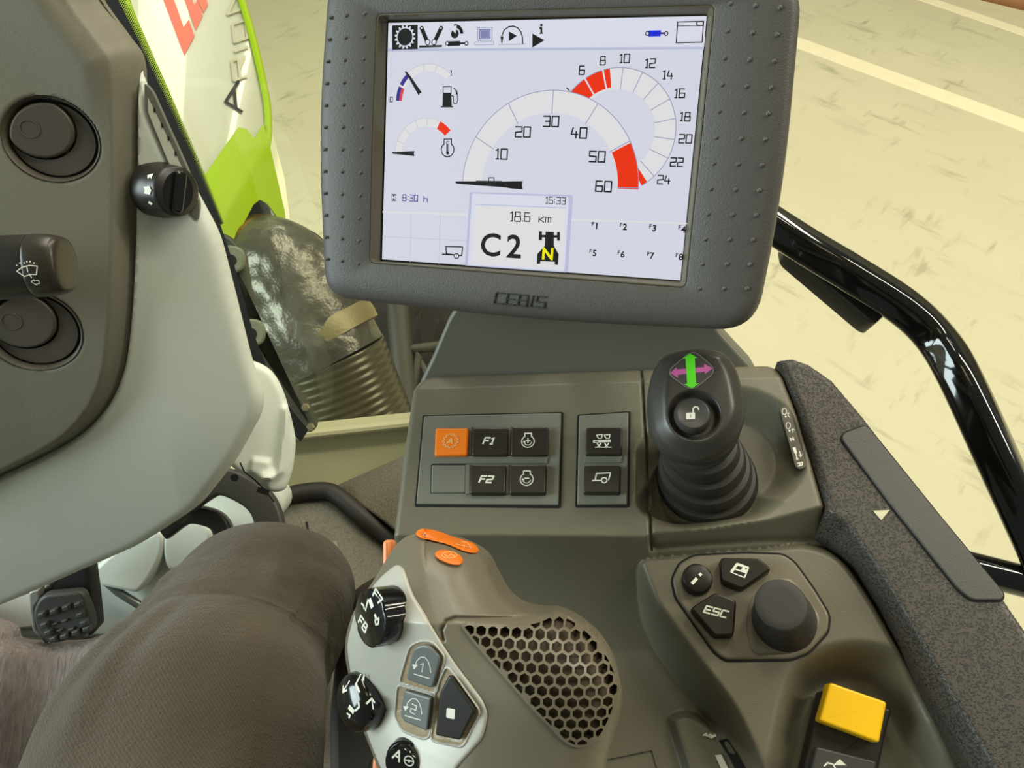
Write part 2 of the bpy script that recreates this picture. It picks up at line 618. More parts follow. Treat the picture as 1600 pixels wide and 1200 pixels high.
def build_monitor():
    HF = 0.006
    outer = MF.pl([(505, -42), (488, 200), (500, 466), (840, 504), (1180, 521), (1226, 290), (1257, -42), (880, -52)], HF)
    inner = MF.pl([(589, 22), (582, 216), (578, 410), (825, 430), (1071, 449), (1094, 228), (1116, 8), (850, 15)], HF)
    lip = MF.pl([(604, 32), (599, 216), (593, 408), (830, 424), (1064, 440), (1085, 232), (1106, 22), (850, 27)], 0.0006)
    ro = [0.016, 0.05, 0.017, 0.05, 0.02, 0.05, 0.016, 0.05]
    ri = [0.003, 0.01, 0.003, 0.01, 0.003, 0.01, 0.003, 0.01]
    outer = ccw(rounded(outer, ro, 8)); inner = ccw(rounded(inner, ri, 8)); lip = ccw(rounded(lip, [0.0012] * 8, 8))
    m = MB()
    z = lambda p, h: [(x, y, h) for x, y in p]
    m.loft([z(inset(outer, 0.03), -0.052), z(inset(outer, 0.012), -0.05), z(inset(outer, 0.002), -0.03), z(outer, -0.006), z(inset(outer, 0.0006), -0.001),
            z(inset(outer, 0.002), 0.0026), z(inset(outer, 0.0045), 0.0046), z(inset(outer, 0.009), 0.0056), z(inset(inner, -0.001), HF), z(inset(inner, -0.0003), HF - 0.0004), z(inset(inner, -0.0003), -0.006)], 0, True, True, False)
    m.build('housing', [HOUSING], mon, angle=50)
    m = MB()
    m.loft([z(inset(inner, -0.0002), HF - 0.003), z(inset(inner, -0.0002), HF - 0.0005), z(inner, HF - 0.0001), z(inset(inner, 0.0006), HF - 0.0002), z(lip, 0.0006), z(lip, -0.004)], 0, True, False, False)
    m.build('screen_rim', [mat('olive_rim_plastic', (92, 86, 66), 0.35)], mon, angle=30)
    # grip bumps: three columns down either side
    m = MB()
    L0 = [(516, 27), (541, 24), (570, 21)]; L1 = [(510, 405), (534, 408), (560, 412)]
    LM = [(507, 221), (535, 221), (565, 221)]
    R0 = [(1141, 6), (1180, 9), (1219, 12)]; R1 = [(1093, 451), (1131, 451), (1167, 451)]
    for a, q, b in zip(L0, LM, L1):
        for i in range(-1, 12):
            t = i / 11
            x = a[0] * (1 - t) * (1 - 2 * t) + 4 * q[0] * t * (1 - t) + b[0] * t * (2 * t - 1)
            y = a[1] + (b[1] - a[1]) * t
            m.dome(MF.px(x, y, HF), 0.0011, 0.0009, HF - 0.0002, 12, 3)
    m.build('grip_bumps', [HOUSING], mon)
    m = MB()
    for a, b in zip(R0, R1):
        for i in range(-1, 12):
            t = i / 11
            y = a[1] + (b[1] - a[1]) * (t + 0.06 * t * (1 - t))
            m.dome(MF.px(a[0] + (b[0] - a[0]) * t, y, HF), 0.0012, 0.0008, HF - 0.0002, 12, 3)
    m.build('grip_bumps', [HOUSING], mon)
    m = MB()
    c = MF.px(812, 469, HF)
    m.glyphs('CEBIS', c, 0.0060, 0.00075, 0, W=0.0050, gap=0.36, slant=0.2, rot=-0.006)
    top = [(x, y, HF + 0.00035) for x, y, _ in m.v]; m2 = MB(); fs = list(m.f)
    m2.add([(x, y, HF - 0.0005) for x, y, _ in m.v], [])
    m2.add(top, fs)
    n = len(m.v)
    for f in fs:
        for a, b in zip(f, f[1:] + f[:1]): m2.f.append((a, b, n + b, n + a)); m2.m.append(0)
    m2.build('raised_lettering', [mat('lettering_grey', (52, 54, 53), 0.35)], mon, recalc=False)
    # the rear ball mount that carries the monitor
    m = MB()
    a = MF.px(880, 330, -0.05)
    m.lathe([(0.022, -0.049), (0.022, -0.062), (0.014, -0.066), (0.014, -0.078), (0.02, -0.082), (0.02, -0.094), (0.012, -0.097)], a, 28)
    m.build('ball_mount', [BLACK], mon)
    return HF


build_monitor()

S_BG = screen_mat('display_pale_grey', (216, 219, 232))
S_HI = screen_mat('display_white', (228, 227, 229))
S_BAR = screen_mat('display_lilac_white', (222, 224, 238))
S_LILAC = screen_mat('display_lilac', (190, 195, 222))
S_LINE = screen_mat('display_grey_blue', (150, 154, 186))
S_FAINT = screen_mat('display_faint_line', (196, 200, 210))
S_BLACK = screen_mat('display_black', (28, 30, 28))
S_RED = screen_mat('display_red', (240, 52, 14))
S_BLUE = screen_mat('display_blue', (28, 50, 215))
S_NAVY = screen_mat('display_navy', (52, 48, 140))
S_PINK = screen_mat('display_crimson', (214, 62, 84))
S_YEL = screen_mat('display_yellow', (248, 240, 20))
S_STEEL = screen_mat('display_steel_blue', (128, 134, 176))
SM = [S_BG, S_HI, S_BAR, S_LILAC, S_LINE, S_FAINT, S_BLACK, S_RED, S_BLUE, S_NAVY, S_PINK, S_YEL, S_STEEL]
BG, HI, BAR, LILAC, LINE, FAINT, BLK, RED, BLUE, NAVY, PINK, YEL, STEEL = range(13)


def circle_fit(pts):
    A = np.array([(2 * x, 2 * y, 1.0) for x, y in pts]); b = np.array([x * x + y * y for x, y in pts])
    c = np.linalg.lstsq(A, b, rcond=None)[0]
    return (c[0], c[1]), math.sqrt(c[2] + c[0] ** 2 + c[1] ** 2)


def ang(c, p): return math.degrees(math.atan2(p[1] - c[1], p[0] - c[0]))


def build_screen():
    k = MF.scale(840, 230)                      # metres per pixel on the screen
    X = lambda x, y: MF.px(x, y, 0)
    pl = lambda *p: [X(*q) for q in p]
    m = MB()
    m.prism(pl((602, 30), (1109, 20), (1067, 443), (592, 410)), -0.003, -0.0001, mat=0)
    lit = pl((607, 36), (1104, 25), (1063, 438), (597, 405))
    m.poly(lit, 0.0, 1)
    scr = m.build('screen', [BLACK_GLOSS] + [S_BG], mon, recalc=False)
    Z = 0.00012

    def part(name, mb): mb.build(name, SM, scr, recalc=False)

    # status bar ------------------------------------------------------
    m = MB()
    m.poly(pl((607, 36), (1104, 25), (1100, 74), (606, 78)), Z, BAR)
    m.poly(pl((606, 76), (1100, 73), (1099.6, 77), (606, 80.5)), Z * 1.2, LILAC)
    h = Z * 2
    m.poly(pl((613, 40), (653, 39), (653, 77), (613, 78)), h, BLK)
    c = X(633, 58)
    ring = []
    for i in range(64):
        r = (17.5 if (i // 2) % 2 else 14.0) * k
        a = 2 * math.pi * i / 64
        ring.append((c[0] + r * math.cos(a), c[1] + r * math.sin(a)))
    m.poly(ring, h * 1.2, BAR); m.disc(c, 12.6 * k, h * 1.4, BLK, 28)
    for x0, x1 in ((659, 668.5), (689.5, 678.5)):                       # two hydraulic cylinders
        m.stroke(pl((x0, 44), (x1, 67)), 6.5 * k, h, BLK)
        m.disc(X(x0, 44), 3.2 * k, h, BLK, 12); m.disc(X(x0, 44), 1.4 * k, h * 1.3, BAR, 10)
        m.disc(X(x1, 66), 4.6 * k, h * 1.2, BLK, 14); m.disc(X(x1, 66), 3.2 * k, h * 1.4, BAR, 12)
    m.stroke(pl((656, 73), (690, 72)), 3 * k, h, BLK)
    c = X(711, 53)                                                       # dial over a cylinder
    m.disc(c, 6.4 * k, h, BLK, 18); m.poly(pl((712, 53), (703, 42), (714, 40)), h * 1.3, BAR)
    m.band(c, 8.5 * k, 13.5 * k, 0, 100, h, BLK, 14); m.band(c, 9.5 * k, 11 * k, 100, 150, h, FAINT, 8)
    m.stroke(pl((702, 68.5), (717, 68)), 7 * k, h, BLK); m.stroke(pl((717, 68), (728, 67.6)), 2.6 * k, h, BLK)
    for x in (699, 729):
        m.disc(X(x, 68), 3.4 * k, h * 1.2, BLK, 12); m.disc(X(x, 68), 1.9 * k, h * 1.4, BAR, 10)
    m.stroke(pl((747, 43.5), (769, 43), (769, 63), (747, 63.5)), 1 * k, h, LINE, True)
    m.stroke(pl((750, 46.5), (766, 46), (766, 60.5), (750, 61)), 1 * k, h, NAVY, True)
    m.poly(pl((751, 47.5), (765, 47), (765, 59.5), (751, 60)), h * 1.2, STEEL)
    m.stroke(pl((742, 66), (772, 65.3), (772, 69.5), (742, 70.2)), 0.9 * k, h, LINE, True)
    pts = [(784, 66), (784.5, 56), (788, 47), (795, 42), (802, 41), (809, 43.5), (814, 50), (816.5, 58), (817, 69)]
    m.stroke([X(*q) for q in pts], 1.7 * k, h, BLK)
    m.poly(pl((782, 57), (787, 57), (784.5, 70)), h, BLK); m.poly(pl((795, 49), (795, 65), (808, 56)), h, BLK)
    m.stroke(pl((779, 70), (821, 69)), 0.8 * k, h, LINE)
    m.poly(pl((832, 52.5), (832, 74.5), (851, 63)), h, BLK)
    m.disc(X(846, 39.5), 2 * k, h, BLK, 10); m.stroke(pl((844, 44), (846, 44), (846, 52)), 3 * k, h, BLK); m.stroke(pl((843.5, 52.3), (848.5, 52)), 1.4 * k, h, BLK)
    m.stroke(pl((1016, 52.5), (1030, 52.2)), 8 * k, h, BLUE); m.stroke(pl((1030, 52.2), (1040, 52)), 2.6 * k, h, NAVY)
    for x in (1011.5, 1041):
        m.disc(X(x, 52.5), 3.2 * k, h * 1.2, BLK, 12); m.disc(X(x, 52.5), 1.9 * k, h * 1.4, BAR, 10)
    m.stroke(pl((1059, 34.5), (1099.5, 33.5), (1097, 66), (1056.5, 67)), 1.4 * k, h, BLK, True)
    m.stroke(pl((1058.5, 41), (1099, 40)), 0.9 * k, h, BLK); m.stroke(pl((1089, 34), (1099, 33.8), (1098.5, 40), (1089, 40.2)), 1.6 * k, h, BLK, True)
    part('status_bar', m)

    # engine speed gauge (behind the road speed gauge) ------------------
    m = MB(); h = Z
    rim = pl((974, 104.5), (1004, 113), (1028, 130.5), (1046, 155), (1056, 185), (1054, 218), (1044, 247.5), (1022.5, 276), (1011, 284), (893, 143))
    c, R = circle_fit(rim)
    _, r0 = circle_fit(pl((970, 139), (988.5, 144), (1005, 156), (1018, 172), (1023, 193), (1023, 214), (1015, 234), (1002, 251)))
    T = [ang(c, q) for q in pl((914, 123), (942, 109))] + [ang(c, q) for q in rim[:8]]
    st = ang(c, X(890, 142)); en = ang(c, X(1003, 291))
    m.band(c, r0, R, en, st, h, HI, 60)
    for a0, a1 in ((ang(c, X(953, 107)), T[1] - 0.8), (T[1] + 0.8, T[0] - 0.8), (T[0] + 0.8, st), (en, ang(c, X(1011, 284)))):
        m.band(c, r0 + 3 * k, R, a0, a1, h * 1.5, RED, 10)
    m.arc(c, R, en, st, 1.1 * k, h * 2, LINE, 60)
    for i, a in enumerate(T):
        ca, sa = math.cos(math.radians(a)), math.sin(math.radians(a))
        m.stroke([(c[0] + r0 * ca, c[1] + r0 * sa), (c[0] + R * ca, c[1] + R * sa)], (2.2 if i < 2 else 1.1) * k, h * 2.2, BAR if i < 2 else LINE)
    m.poly(pl((885, 136.5), (888, 138), (892, 143), (886, 140)), h * 2.4, BLK)
    for t, x, y in (('6', 909.5, 110), ('8', 942, 95), ('10', 976, 91.5), ('12', 1016, 99), ('14', 1043.5, 117), ('16', 1062, 146), ('18', 1070.5, 182.5), ('20', 1071, 217), ('22', 1057.5, 253.5), ('24', 1037.5, 281)):
        m.glyphs(t, X(x, y), 11.5 * k, 1.75 * k, h * 2.2, BLK, W=7.6 * k)
    part('engine_speed_gauge', m)

    # road speed gauge ---------------------------------------------------
    m = MB(); h = Z * 4
    rim = pl((724, 275), (745, 215), (794.5, 161), (865, 141), (934.5, 162.5), (984.5, 220.5), (998, 292.5))
    c, R = circle_fit(rim)
    _, r0 = circle_fit(pl((769, 231), (809, 190), (864, 175), (918, 192), (954, 235.5)))
    m.band(c, 0.001, r0, 0, 180, h * 0.9, BG, 40)
    m.band(c, r0, R, 0, 180, h, HI, 60)
    m.band(c, r0 * 1.01, R, 0, 28.5, h * 1.2, RED, 16)
    m.arc(c, R, 0, 180, 1.1 * k, h * 1.4, LINE, 70)
    for a in [ang(c, q) for q in rim[1:6]]:
        ca, sa = math.cos(math.radians(a)), math.sin(math.radians(a))
        m.stroke([(c[0] + r0 * ca * 0.985, c[1] + r0 * sa * 0.985), (c[0] + R * ca, c[1] + R * sa)], 1.2 * k, h * 1.4, LINE)
    m.stroke(pl((965, 293.5), (999, 293.8)), 1.2 * k, h * 1.4, LINE)
    for t, x, y in (('10', 784, 241), ('20', 817.5, 206.5), ('30', 861.5, 190), ('40', 905, 208), ('50', 933.5, 245), ('60', 943.5, 291.5)):
        m.glyphs(t, X(x, y), 14.6 * k, 2.1 * k, h * 1.4, BLK, W=10 * k)
    m.stroke(pl((764, 285), (764, 278), (772.5, 278), (772.5, 285)), 1.4 * k, h * 1.4, BLK)
    m.poly(pl((712, 284.5), (714, 283.5), (744, 283.5), (745, 282.5), (785, 283), (785, 283.7), (817.5, 283.2), (816.5, 289), (817.5, 296), (800, 294.8), (786, 292.6), (745, 289.8), (714, 287)), h * 1.8, BLK)
    part('road_speed_gauge', m)

    # fuel gauge -----------------------------------------------------------
    m = MB(); h = Z
    c = X(668, 157); R = 53.5 * k; r0 = 43 * k
    m.band(c, r0, R, 42, 180, h, HI, 40)
    m.band(c, r0 + 4 * k, R, 133, 153.5, h * 1.4, NAVY, 8)
    m.band(c, r0 + 5 * k, R, 157, 181, h * 1.4, NAVY, 8); m.band(c, r0, r0 + 5 * k, 157, 181, h * 1.4, PINK, 8)
    m.arc(c, R, 42, 130, 0.8 * k, h * 1.6, FAINT, 40)
    for a in (44, 75, 99):
        ca, sa = math.cos(math.radians(a)), math.sin(math.radians(a))
        m.stroke([(c[0] + r0 * ca, c[1] + r0 * sa), (c[0] + R * ca, c[1] + R * sa)], 0.9 * k, h * 1.6, FAINT)
    m.poly(pl((632.5, 112.5), (635, 111.5), (641, 118), (659.5, 145), (656, 146), (654.5, 149.5), (637.5, 119.5)), h * 2, BLK)
    m.glyphs('0', X(611.5, 155.5), 7 * k, 1.2 * k, h * 1.6, BLK, W=4 * k); m.glyphs('1', X(705, 114), 7.5 * k, 1 * k, h * 1.6, NAVY, W=6 * k)
    m.poly(pl((692, 145), (705.5, 145), (706, 166), (691.5, 166)), h, BLK); m.stroke(pl((692.5, 135.5), (705, 135), (705, 146), (692.5, 146)), 1.3 * k, h, BLK, True)
    m.stroke(pl((689.5, 166.8), (707.5, 166.8)), 2 * k, h, BLK)
    m.stroke(pl((706, 149.5), (708.5, 150.5), (708.5, 160), (711, 162.5), (714, 161), (715.5, 156), (714.5, 145), (711, 139.5), (709, 138)), 1.4 * k, h, BLK)
    m.stroke(pl((713.5, 142), (713.5, 147)), 2.4 * k, h, BLK)
    part('fuel_gauge', m)

    # coolant gauge ----------------------------------------------------------
    m = MB()
    c = X(666, 240); R = 53.5 * k; r0 = 41 * k
    m.band(c, r0, R, 42, 180, h, HI, 40); m.arc(c, R, 68, 180, 0.8 * k, h * 1.6, FAINT, 40)
    m.band(c, r0, R, 42, 66, h * 1.4, RED, 10)
    for a in (90, 112, 136, 160):
        ca, sa = math.cos(math.radians(a)), math.sin(math.radians(a))
        m.stroke([(c[0] + r0 * ca, c[1] + r0 * sa), (c[0] + R * ca, c[1] + R * sa)], 0.9 * k, h * 1.6, FAINT)
    m.poly(pl((612, 238), (614, 237.5), (630, 236.8), (648, 236), (647, 240), (648, 244), (630, 242), (614, 240.5)), h * 2, BLK)
    c = X(699.5, 234)
    m.arc(c, 10.5 * k, -235, 55, 1.7 * k, h, BLK, 28); m.stroke(pl((694, 226), (694, 217.5), (705.5, 217.2), (705.5, 226)), 1.6 * k, h, BLK)
    m.stroke(pl((698, 238), (698, 221), (701.5, 221), (701.5, 238)), 1 * k, h, BLK); m.stroke(pl((699.8, 225), (699.8, 238)), 1.4 * k, h, BLK); m.disc(X(699.6, 239), 2.6 * k, h, BLK, 12)
    part('coolant_gauge', m)

    # hour counter and the six-cell grid ------------------------------------
    m = MB()
    m.stroke(pl((612.5, 303.5), (618.5, 303.7), (618.5, 313.8), (612.5, 313.5)), 1 * k, h, BLK, True)
    m.poly(pl((613.5, 304.5), (617.5, 304.5), (615.5, 308.5)), h, BLK); m.poly(pl((613.5, 313), (617.5, 313), (615.5, 308.5)), h, BLK)
    m.glyphs('8:30', X(641, 309.3), 9.5 * k, 1.3 * k, h, NAVY, W=6.2 * k); m.glyphs('h', X(665, 311), 9 * k, 1.3 * k, h, NAVY, W=6 * k)
    m.poly(pl((598, 329.5), (733, 334), (733, 337.5), (598, 332.5)), h, HI)
    for a, b in (((598, 369.5), (732, 376.5)), ((642.5, 333), (641, 409)), ((688, 335), (686, 412))):
        m.stroke(pl(a, b), 1 * k, h, FAINT)
    m.stroke(pl((697, 385), (723, 386), (721.5, 399.5), (697.5, 396.5), (697, 385)), 1.8 * k, h, BLK)
    m.stroke(pl((691.5, 397.2), (710, 398.5)), 2 * k, h, BLK); m.disc(X(713.5, 400), 4.7 * k, h * 1.3, BLK, 16); m.disc(X(713.5, 400), 3.1 * k, h * 1.6, BG, 14)
    part('hour_counter_grid', m)

    # gear readout ------------------------------------------------------------
    m = MB(); h = Z * 6
    m.poly(rounded(pl((735, 300), (896, 305), (888, 426), (727, 415)), 4 * k), h, LILAC)
    m.poly(rounded(pl((738.5, 302.5), (889.5, 308), (882.5, 424), (731.5, 414)), 3 * k), h * 1.05, BAR)
    m.poly(rounded(pl((744, 321.5), (884.5, 326.5), (879, 420.5), (737, 412)), 4 * k), h * 1.1, HI)
    m.stroke(pl((744, 319.5), (885, 325)), 1.4 * k, h * 1.12, LILAC)
    m.glyphs('16:33', X(868.5, 313.5), 9.6 * k, 1.3 * k, h * 1.2, BLK, W=6 * k)
    m.glyphs('18', X(806, 338.5), 14 * k, 1.7 * k, h * 1.2, BLK, W=9.5 * k, gap=0.25); m.glyphs('6', X(824.5, 339.2), 13 * k, 1.6 * k, h * 1.2, BLK, W=8.6 * k); m.disc(X(817, 345.5), 1.2 * k, h * 1.2, BLK, 8)
    m.glyphs('km', X(852, 342), 10.5 * k, 1.4 * k, h * 1.2, BLK, W=8 * k)
    m.font('C', X(767.5, 382.5), 36 * k, h * 1.2, BLK, wx=1.02, bold=0.018); m.font('2', X(804, 385), 36 * k, h * 1.2, BLK, wx=1.02, bold=0.018)
    g = [(853, 362), (866, 362.5), (866, 367.5), (871, 367.5), (871, 362.5), (875.5, 362.5), (875.5, 376), (871, 376), (871, 371.5), (866, 371.5), (866, 384), (873.5, 397), (872.5, 414), (867.5, 413.5), (867.5, 409), (845, 408), (844.5, 412.5), (839.5, 412.3), (840, 397), (852, 384), (852.5, 371), (847.5, 371), (847.5, 375.5), (842.5, 375.5), (842.5, 361.5), (847.5, 361.5), (847.5, 367), (853, 367)]
    m.poly([X(*q) for q in g], h * 1.2, BLK)
    m.font('N', X(856.5, 396.5), 18.5 * k, h * 1.4, YEL, bold=0.03, wx=1.0)
    part('gear_readout', m)

    # function keys grid --------------------------------------------------------
    m = MB(); h = Z
    m.poly(pl((893, 342), (1074, 348), (1073.6, 350.5), (893, 344.5)), h, HI)
    for i, (x, y) in enumerate(((930, 352), (974, 353.5), (1020, 355.5), (1065.5, 357.5), (926.5, 394.5), (970.5, 396.5), (1016.5, 398.5), (1061.5, 400.5))):
        m.font('F', X(x - 3.5, y - 2), 6 * k, h * 1.4, BLK, bold=0.03); m.font(str(i + 1), X(x + 2.5, y + 1), 9.6 * k, h * 1.4, BLK, bold=0.03)
    part('function_key_grid', m)


build_screen()

# ------------------------------------------------------------------ armrest console
KF = Frame(P(760, 715, 0.5), cam_dir((0.985, 0.02, -0.13)), cam_dir((-0.13, -0.45, -0.88)))
con = thing('armrest_console', 'grey-green control console with key panels beneath the terminal monitor', 'console', KF)
con_out = KF.pl([(672, 578), (652, 588), (644, 605), (640, 630), (626, 730), (613, 832), (606, 900), (600, 1010), (580, 1330), (1640, 1330), (1560, 1200), (1480, 1080), (1440, 1010), (1405, 940), (1365, 885),
                 (1325, 850), (1292, 815), (1291, 793), (1270, 720), (1246, 640), (1214, 560), (1100, 563), (1000, 567)])
con_out = rounded(con_out, 0.008, 4)
AB = KF.pl([(500, 836), (800, 836), (1008, 838), (1020, 832), (1100, 827), (1200, 812), (1292, 788), (1330, 500), (500, 500)])
BEDGE = KF.pl([(1016, 700), (1018, 845), (1024, 853), (1100, 848), (1180, 841), (1290, 832)], -0.006)
DP = rounded(KF.pl([(1004, 878), (1100, 869), (1200, 862), (1262, 858), (1308, 876), (1352, 940), (1408, 1040), (1470, 1160), (1580, 1400), (1250, 1400), (1196, 1200), (1150, 1102), (1080, 1010), (1028, 940)], -0.014), [0.003, 0.008, 0.008, 0.01, 0.01] + [0.008] * 9, 4)
EP = smooth_closed(KF.pl([(1150, 1400), (1195, 1180), (1226, 1060), (1262, 1020), (1325, 1001), (1390, 1010), (1428, 1042), (1475, 1120), (1600, 1400)], -0.014), 5)
JC = KF.px(1106, 742); JC2 = KF.px(1150, 700)
SEAM = KF.pl([(1001, 555), (1004, 590), (1010, 700), (1018, 851)])
CR0 = KF.px(640, 608); CR1 = KF.px(1210, 590)
LEVER = smooth_closed(KF.pl([(1044, 1128), (1052, 1110), (1078, 1104), (1112, 1120), (1152, 1158), (1200, 1240), (1230, 1400), (1120, 1400), (1070, 1210)], -0.03), 5)
UR0 = KF.px(1190, 950)[0]; UR1 = KF.px(1280, 950)[0]


def hK(U, V):
    d = sdf(AB, U, V)
    t = np.clip(d / 0.060, 0, 1)
    h = np.where(d > 0, -0.054 * (1 - (1 - t) ** 1.7), 0.0)
    dD = sdf(DP, U, V)
    h2 = -0.012 - (0.043 - 0.02 * sstep(U, UR0, UR1)) * sstep(dD, -0.001, 0.016)
    h = np.where(d > 0, np.maximum(h, h2), h)
    dE = sdf(EP, U, V)
    h = h - 0.030 * sstep(-dE, -0.001, 0.019) * (d > 0)
    r = np.hypot(U - JC[0], V - JC[1]); r2 = np.hypot(U - JC2[0], V - JC2[1])
    h = h - 0.020 * (1 - sstep(np.minimum(r, r2 + 0.004), 0.030, 0.049)) * (1 - sstep(d, -0.012, 0.0)) * (U > SEAM[1][0] - 0.004 + 0 * V)
    # the back strip falls away behind a crease
    nx, ny = -(CR1[1] - CR0[1]), CR1[0] - CR0[0]
    q = ((U - CR0[0]) * nx + (V - CR0[1]) * ny) / math.hypot(nx, ny)
    h = h - 0.5 * np.maximum(q, 0)
    h = h - 0.004 * np.exp(-(line_dist(SEAM, U, V) / 0.0009) ** 2)
    ld = sdf(LEVER, U, V)
    h = h + 0.011 * sstep(-ld, 0.0, 0.006) * (d > 0.02)
    h = h - 0.0022 * np.exp(-(line_dist(BEDGE[1:], U, V) / 0.0014) ** 2)
    e = np.clip(-sdf(con_out, U, V), 0, 0.005) / 0.005
    h = h - 0.005 * (1 - np.sqrt(np.clip(1 - (1 - e) ** 2, 0, 1)))
    return h


heightfield('console_shell', con_out, hK, 0.0009, 0.09, [OLIVE], con)


def key(px4, h0, h1, mats, parent, name='key', symbol=None, bevel=0.0009, fr=KF, radius=0.0012, label=None):
    m = MB()
    m.prism(rounded(fr.pl(px4, h1), radius, 3), h0, h1, bevel, 3, 0, draft=0.0004)
    if symbol: symbol(m, h1 + 0.00022)
    o = m.build(name, mats, parent)
    if label: o['label'] = label
    return o


def rect(x0, y0, x1, y1, sk=0.0):
    return [(x0 + sk, y0), (x1 + sk, y0), (x1, y1), (x0, y1)]


def build_panels():
    k = KF.scale(760, 715)
    for px4, ridges, in ((((663, 651), (877, 646), (873, 790), (651, 788)), [rect(676, 712, 855, 724, 1.5), rect(731, 667, 737, 711), rect(792, 666, 798, 711), rect(727, 726, 734, 772), rect(789, 726, 795, 772)]),
                         (((905, 650), (982, 645), (980, 789), (902, 789)), [rect(913, 711, 971, 723, 1)])):
        m = MB()
        p = KF.pl(px4, 0.001)
        m.prism(rounded(inset(ccw(p), -0.0014), 0.0015, 3), -0.003, 0.0006, 0.0002, 1, 1)
        m.prism(rounded(p, 0.0008, 3), -0.003, 0.0022, 0.0007, 2, 0)
        for r in ridges: m.prism(KF.pl(r, 0.003), 0.002, 0.0032, 0.0004, 2, 0)
        pan = m.build('key_panel', [PANEL, GROOVE], con)
        T = 0.0062

        def sym(fn):
            return lambda mb, h: fn(mb, h)
        X = lambda x, y: KF.px(x, y, T)
        pl = lambda *q: [X(*a) for a in q]

        def s_gear(mb, h):
            c = X(704, 689)
            ring = []
            for i in range(52):
                r = (12.2 if (i // 2) % 2 else 9.6) * k
                ring.append((c[0] + r * math.cos(2 * math.pi * i / 52), c[1] + r * math.sin(2 * math.pi * i / 52)))
            mb.stroke(ring, 1.4 * k, h, 1, True)
            mb.glyphs('A', c, 8.5 * k, 1.9 * k, h, 1, W=8 * k, slant=0.25)

        def s_eng(x, y, sgn):
            def f(mb, h):
                c = X(x, y)
                mb.arc(c, 9.6 * k, -238, 58, 1.7 * k, h, 1, 30); mb.stroke(pl((x - 5, y - 8), (x - 5, y - 13), (x + 5.5, y - 13), (x + 5.5, y - 8)), 1.7 * k, h, 1)
                mb.arc(c, 5.8 * k, -170, -10, 1.3 * k, h, 1, 14); mb.poly(pl((x - 8, y + 1.5), (x - 3, y + 1.5), (x - 6, y - 2)), h, 1)
                mb.stroke(pl((x - 3, y - 1.5), (x + 3.5, y - 1.5)), 1.7 * k, h, 1)
                if sgn > 0: mb.stroke(pl((x, y - 5), (x, y + 2)), 1.7 * k, h, 1)
            return f

        def s_plough(mb, h):
            mb.stroke(pl((928, 690), (953, 689)), 4 * k, h, 1); mb.stroke(pl((930, 690), (934, 690)), 2 * k, h * 1.01, 0)
            for x in (936, 948):
                mb.stroke(pl((x - 4, 680), (x - 1, 685), (x + 4, 685), (x + 5, 679), (x - 4, 680)), 1.5 * k, h, 1)
                mb.stroke(pl((x - 3, 693), (x + 2, 699)), 1.7 * k, h, 1); mb.stroke(pl((x + 3, 693), (x - 3, 699)), 1.7 * k, h, 1)
            mb.stroke(pl((930, 699), (955, 699)), 1.4 * k, h, 1)

        def s_trail(mb, h):
            mb.stroke(pl((930, 750), (932, 740), (954, 739), (951, 750)), 2 * k, h, 1); mb.stroke(pl((926, 751), (948, 751)), 2.1 * k, h, 1)
            mb.disc(X(944, 750.5), 5 * k, h * 1.005, 1, 16); mb.disc(X(944, 750.5), 3 * k, h * 1.012, 0, 14)

        def s_txt(t, x, y):
            return lambda mb, h: mb.glyphs(t, X(x, y), 10 * k, 2.5 * k, h, 1, W=7.8 * k, gap=0.35, slant=0.3)

        if px4[0][0] < 800:
            for q, ms, s, lb in (((679, 669, 730, 711), [ORANGE_KEY, INK_DIM], s_gear, 'orange key with a gear symbol'),
                                 ((737, 668, 792, 711), [KEY, INK], s_txt('F1', 764, 689), None), ((798, 667, 855, 711), [KEY, INK], s_eng(825, 690, 1), None),
                                 ((673, 726, 727, 770), [PANEL], None, 'blank grey key'), ((734, 726, 789, 771), [KEY, INK], s_txt('F2', 760, 749), None),
                                 ((796, 726, 852, 771), [KEY, INK], s_eng(823, 749, -1), None)):
                if len(ms) == 1:
                    gm = MB(); gm.prism(rounded(KF.pl(rect(q[0] - 1, q[1] - 1, q[2] + 1, q[3] + 1, 1.5), 0.0024), 0.001, 2), 0.001, 0.0024); gm.build('key_slot', [GROOVE], pan)
                    key(rect(*q, 1.5), 0.001, 0.0034, ms, pan, label=lb)
                else:
                    key(rect(*q, 1.5), 0.001, T, ms, pan, symbol=s, label=lb)
        else:
            key(rect(915, 668, 971, 710, 1), 0.001, T, [KEY, INK], pan, symbol=s_plough)
            key(rect(912, 727, 969, 770, 1), 0.001, T, [KEY, INK], pan, symbol=s_trail)


build_panels()


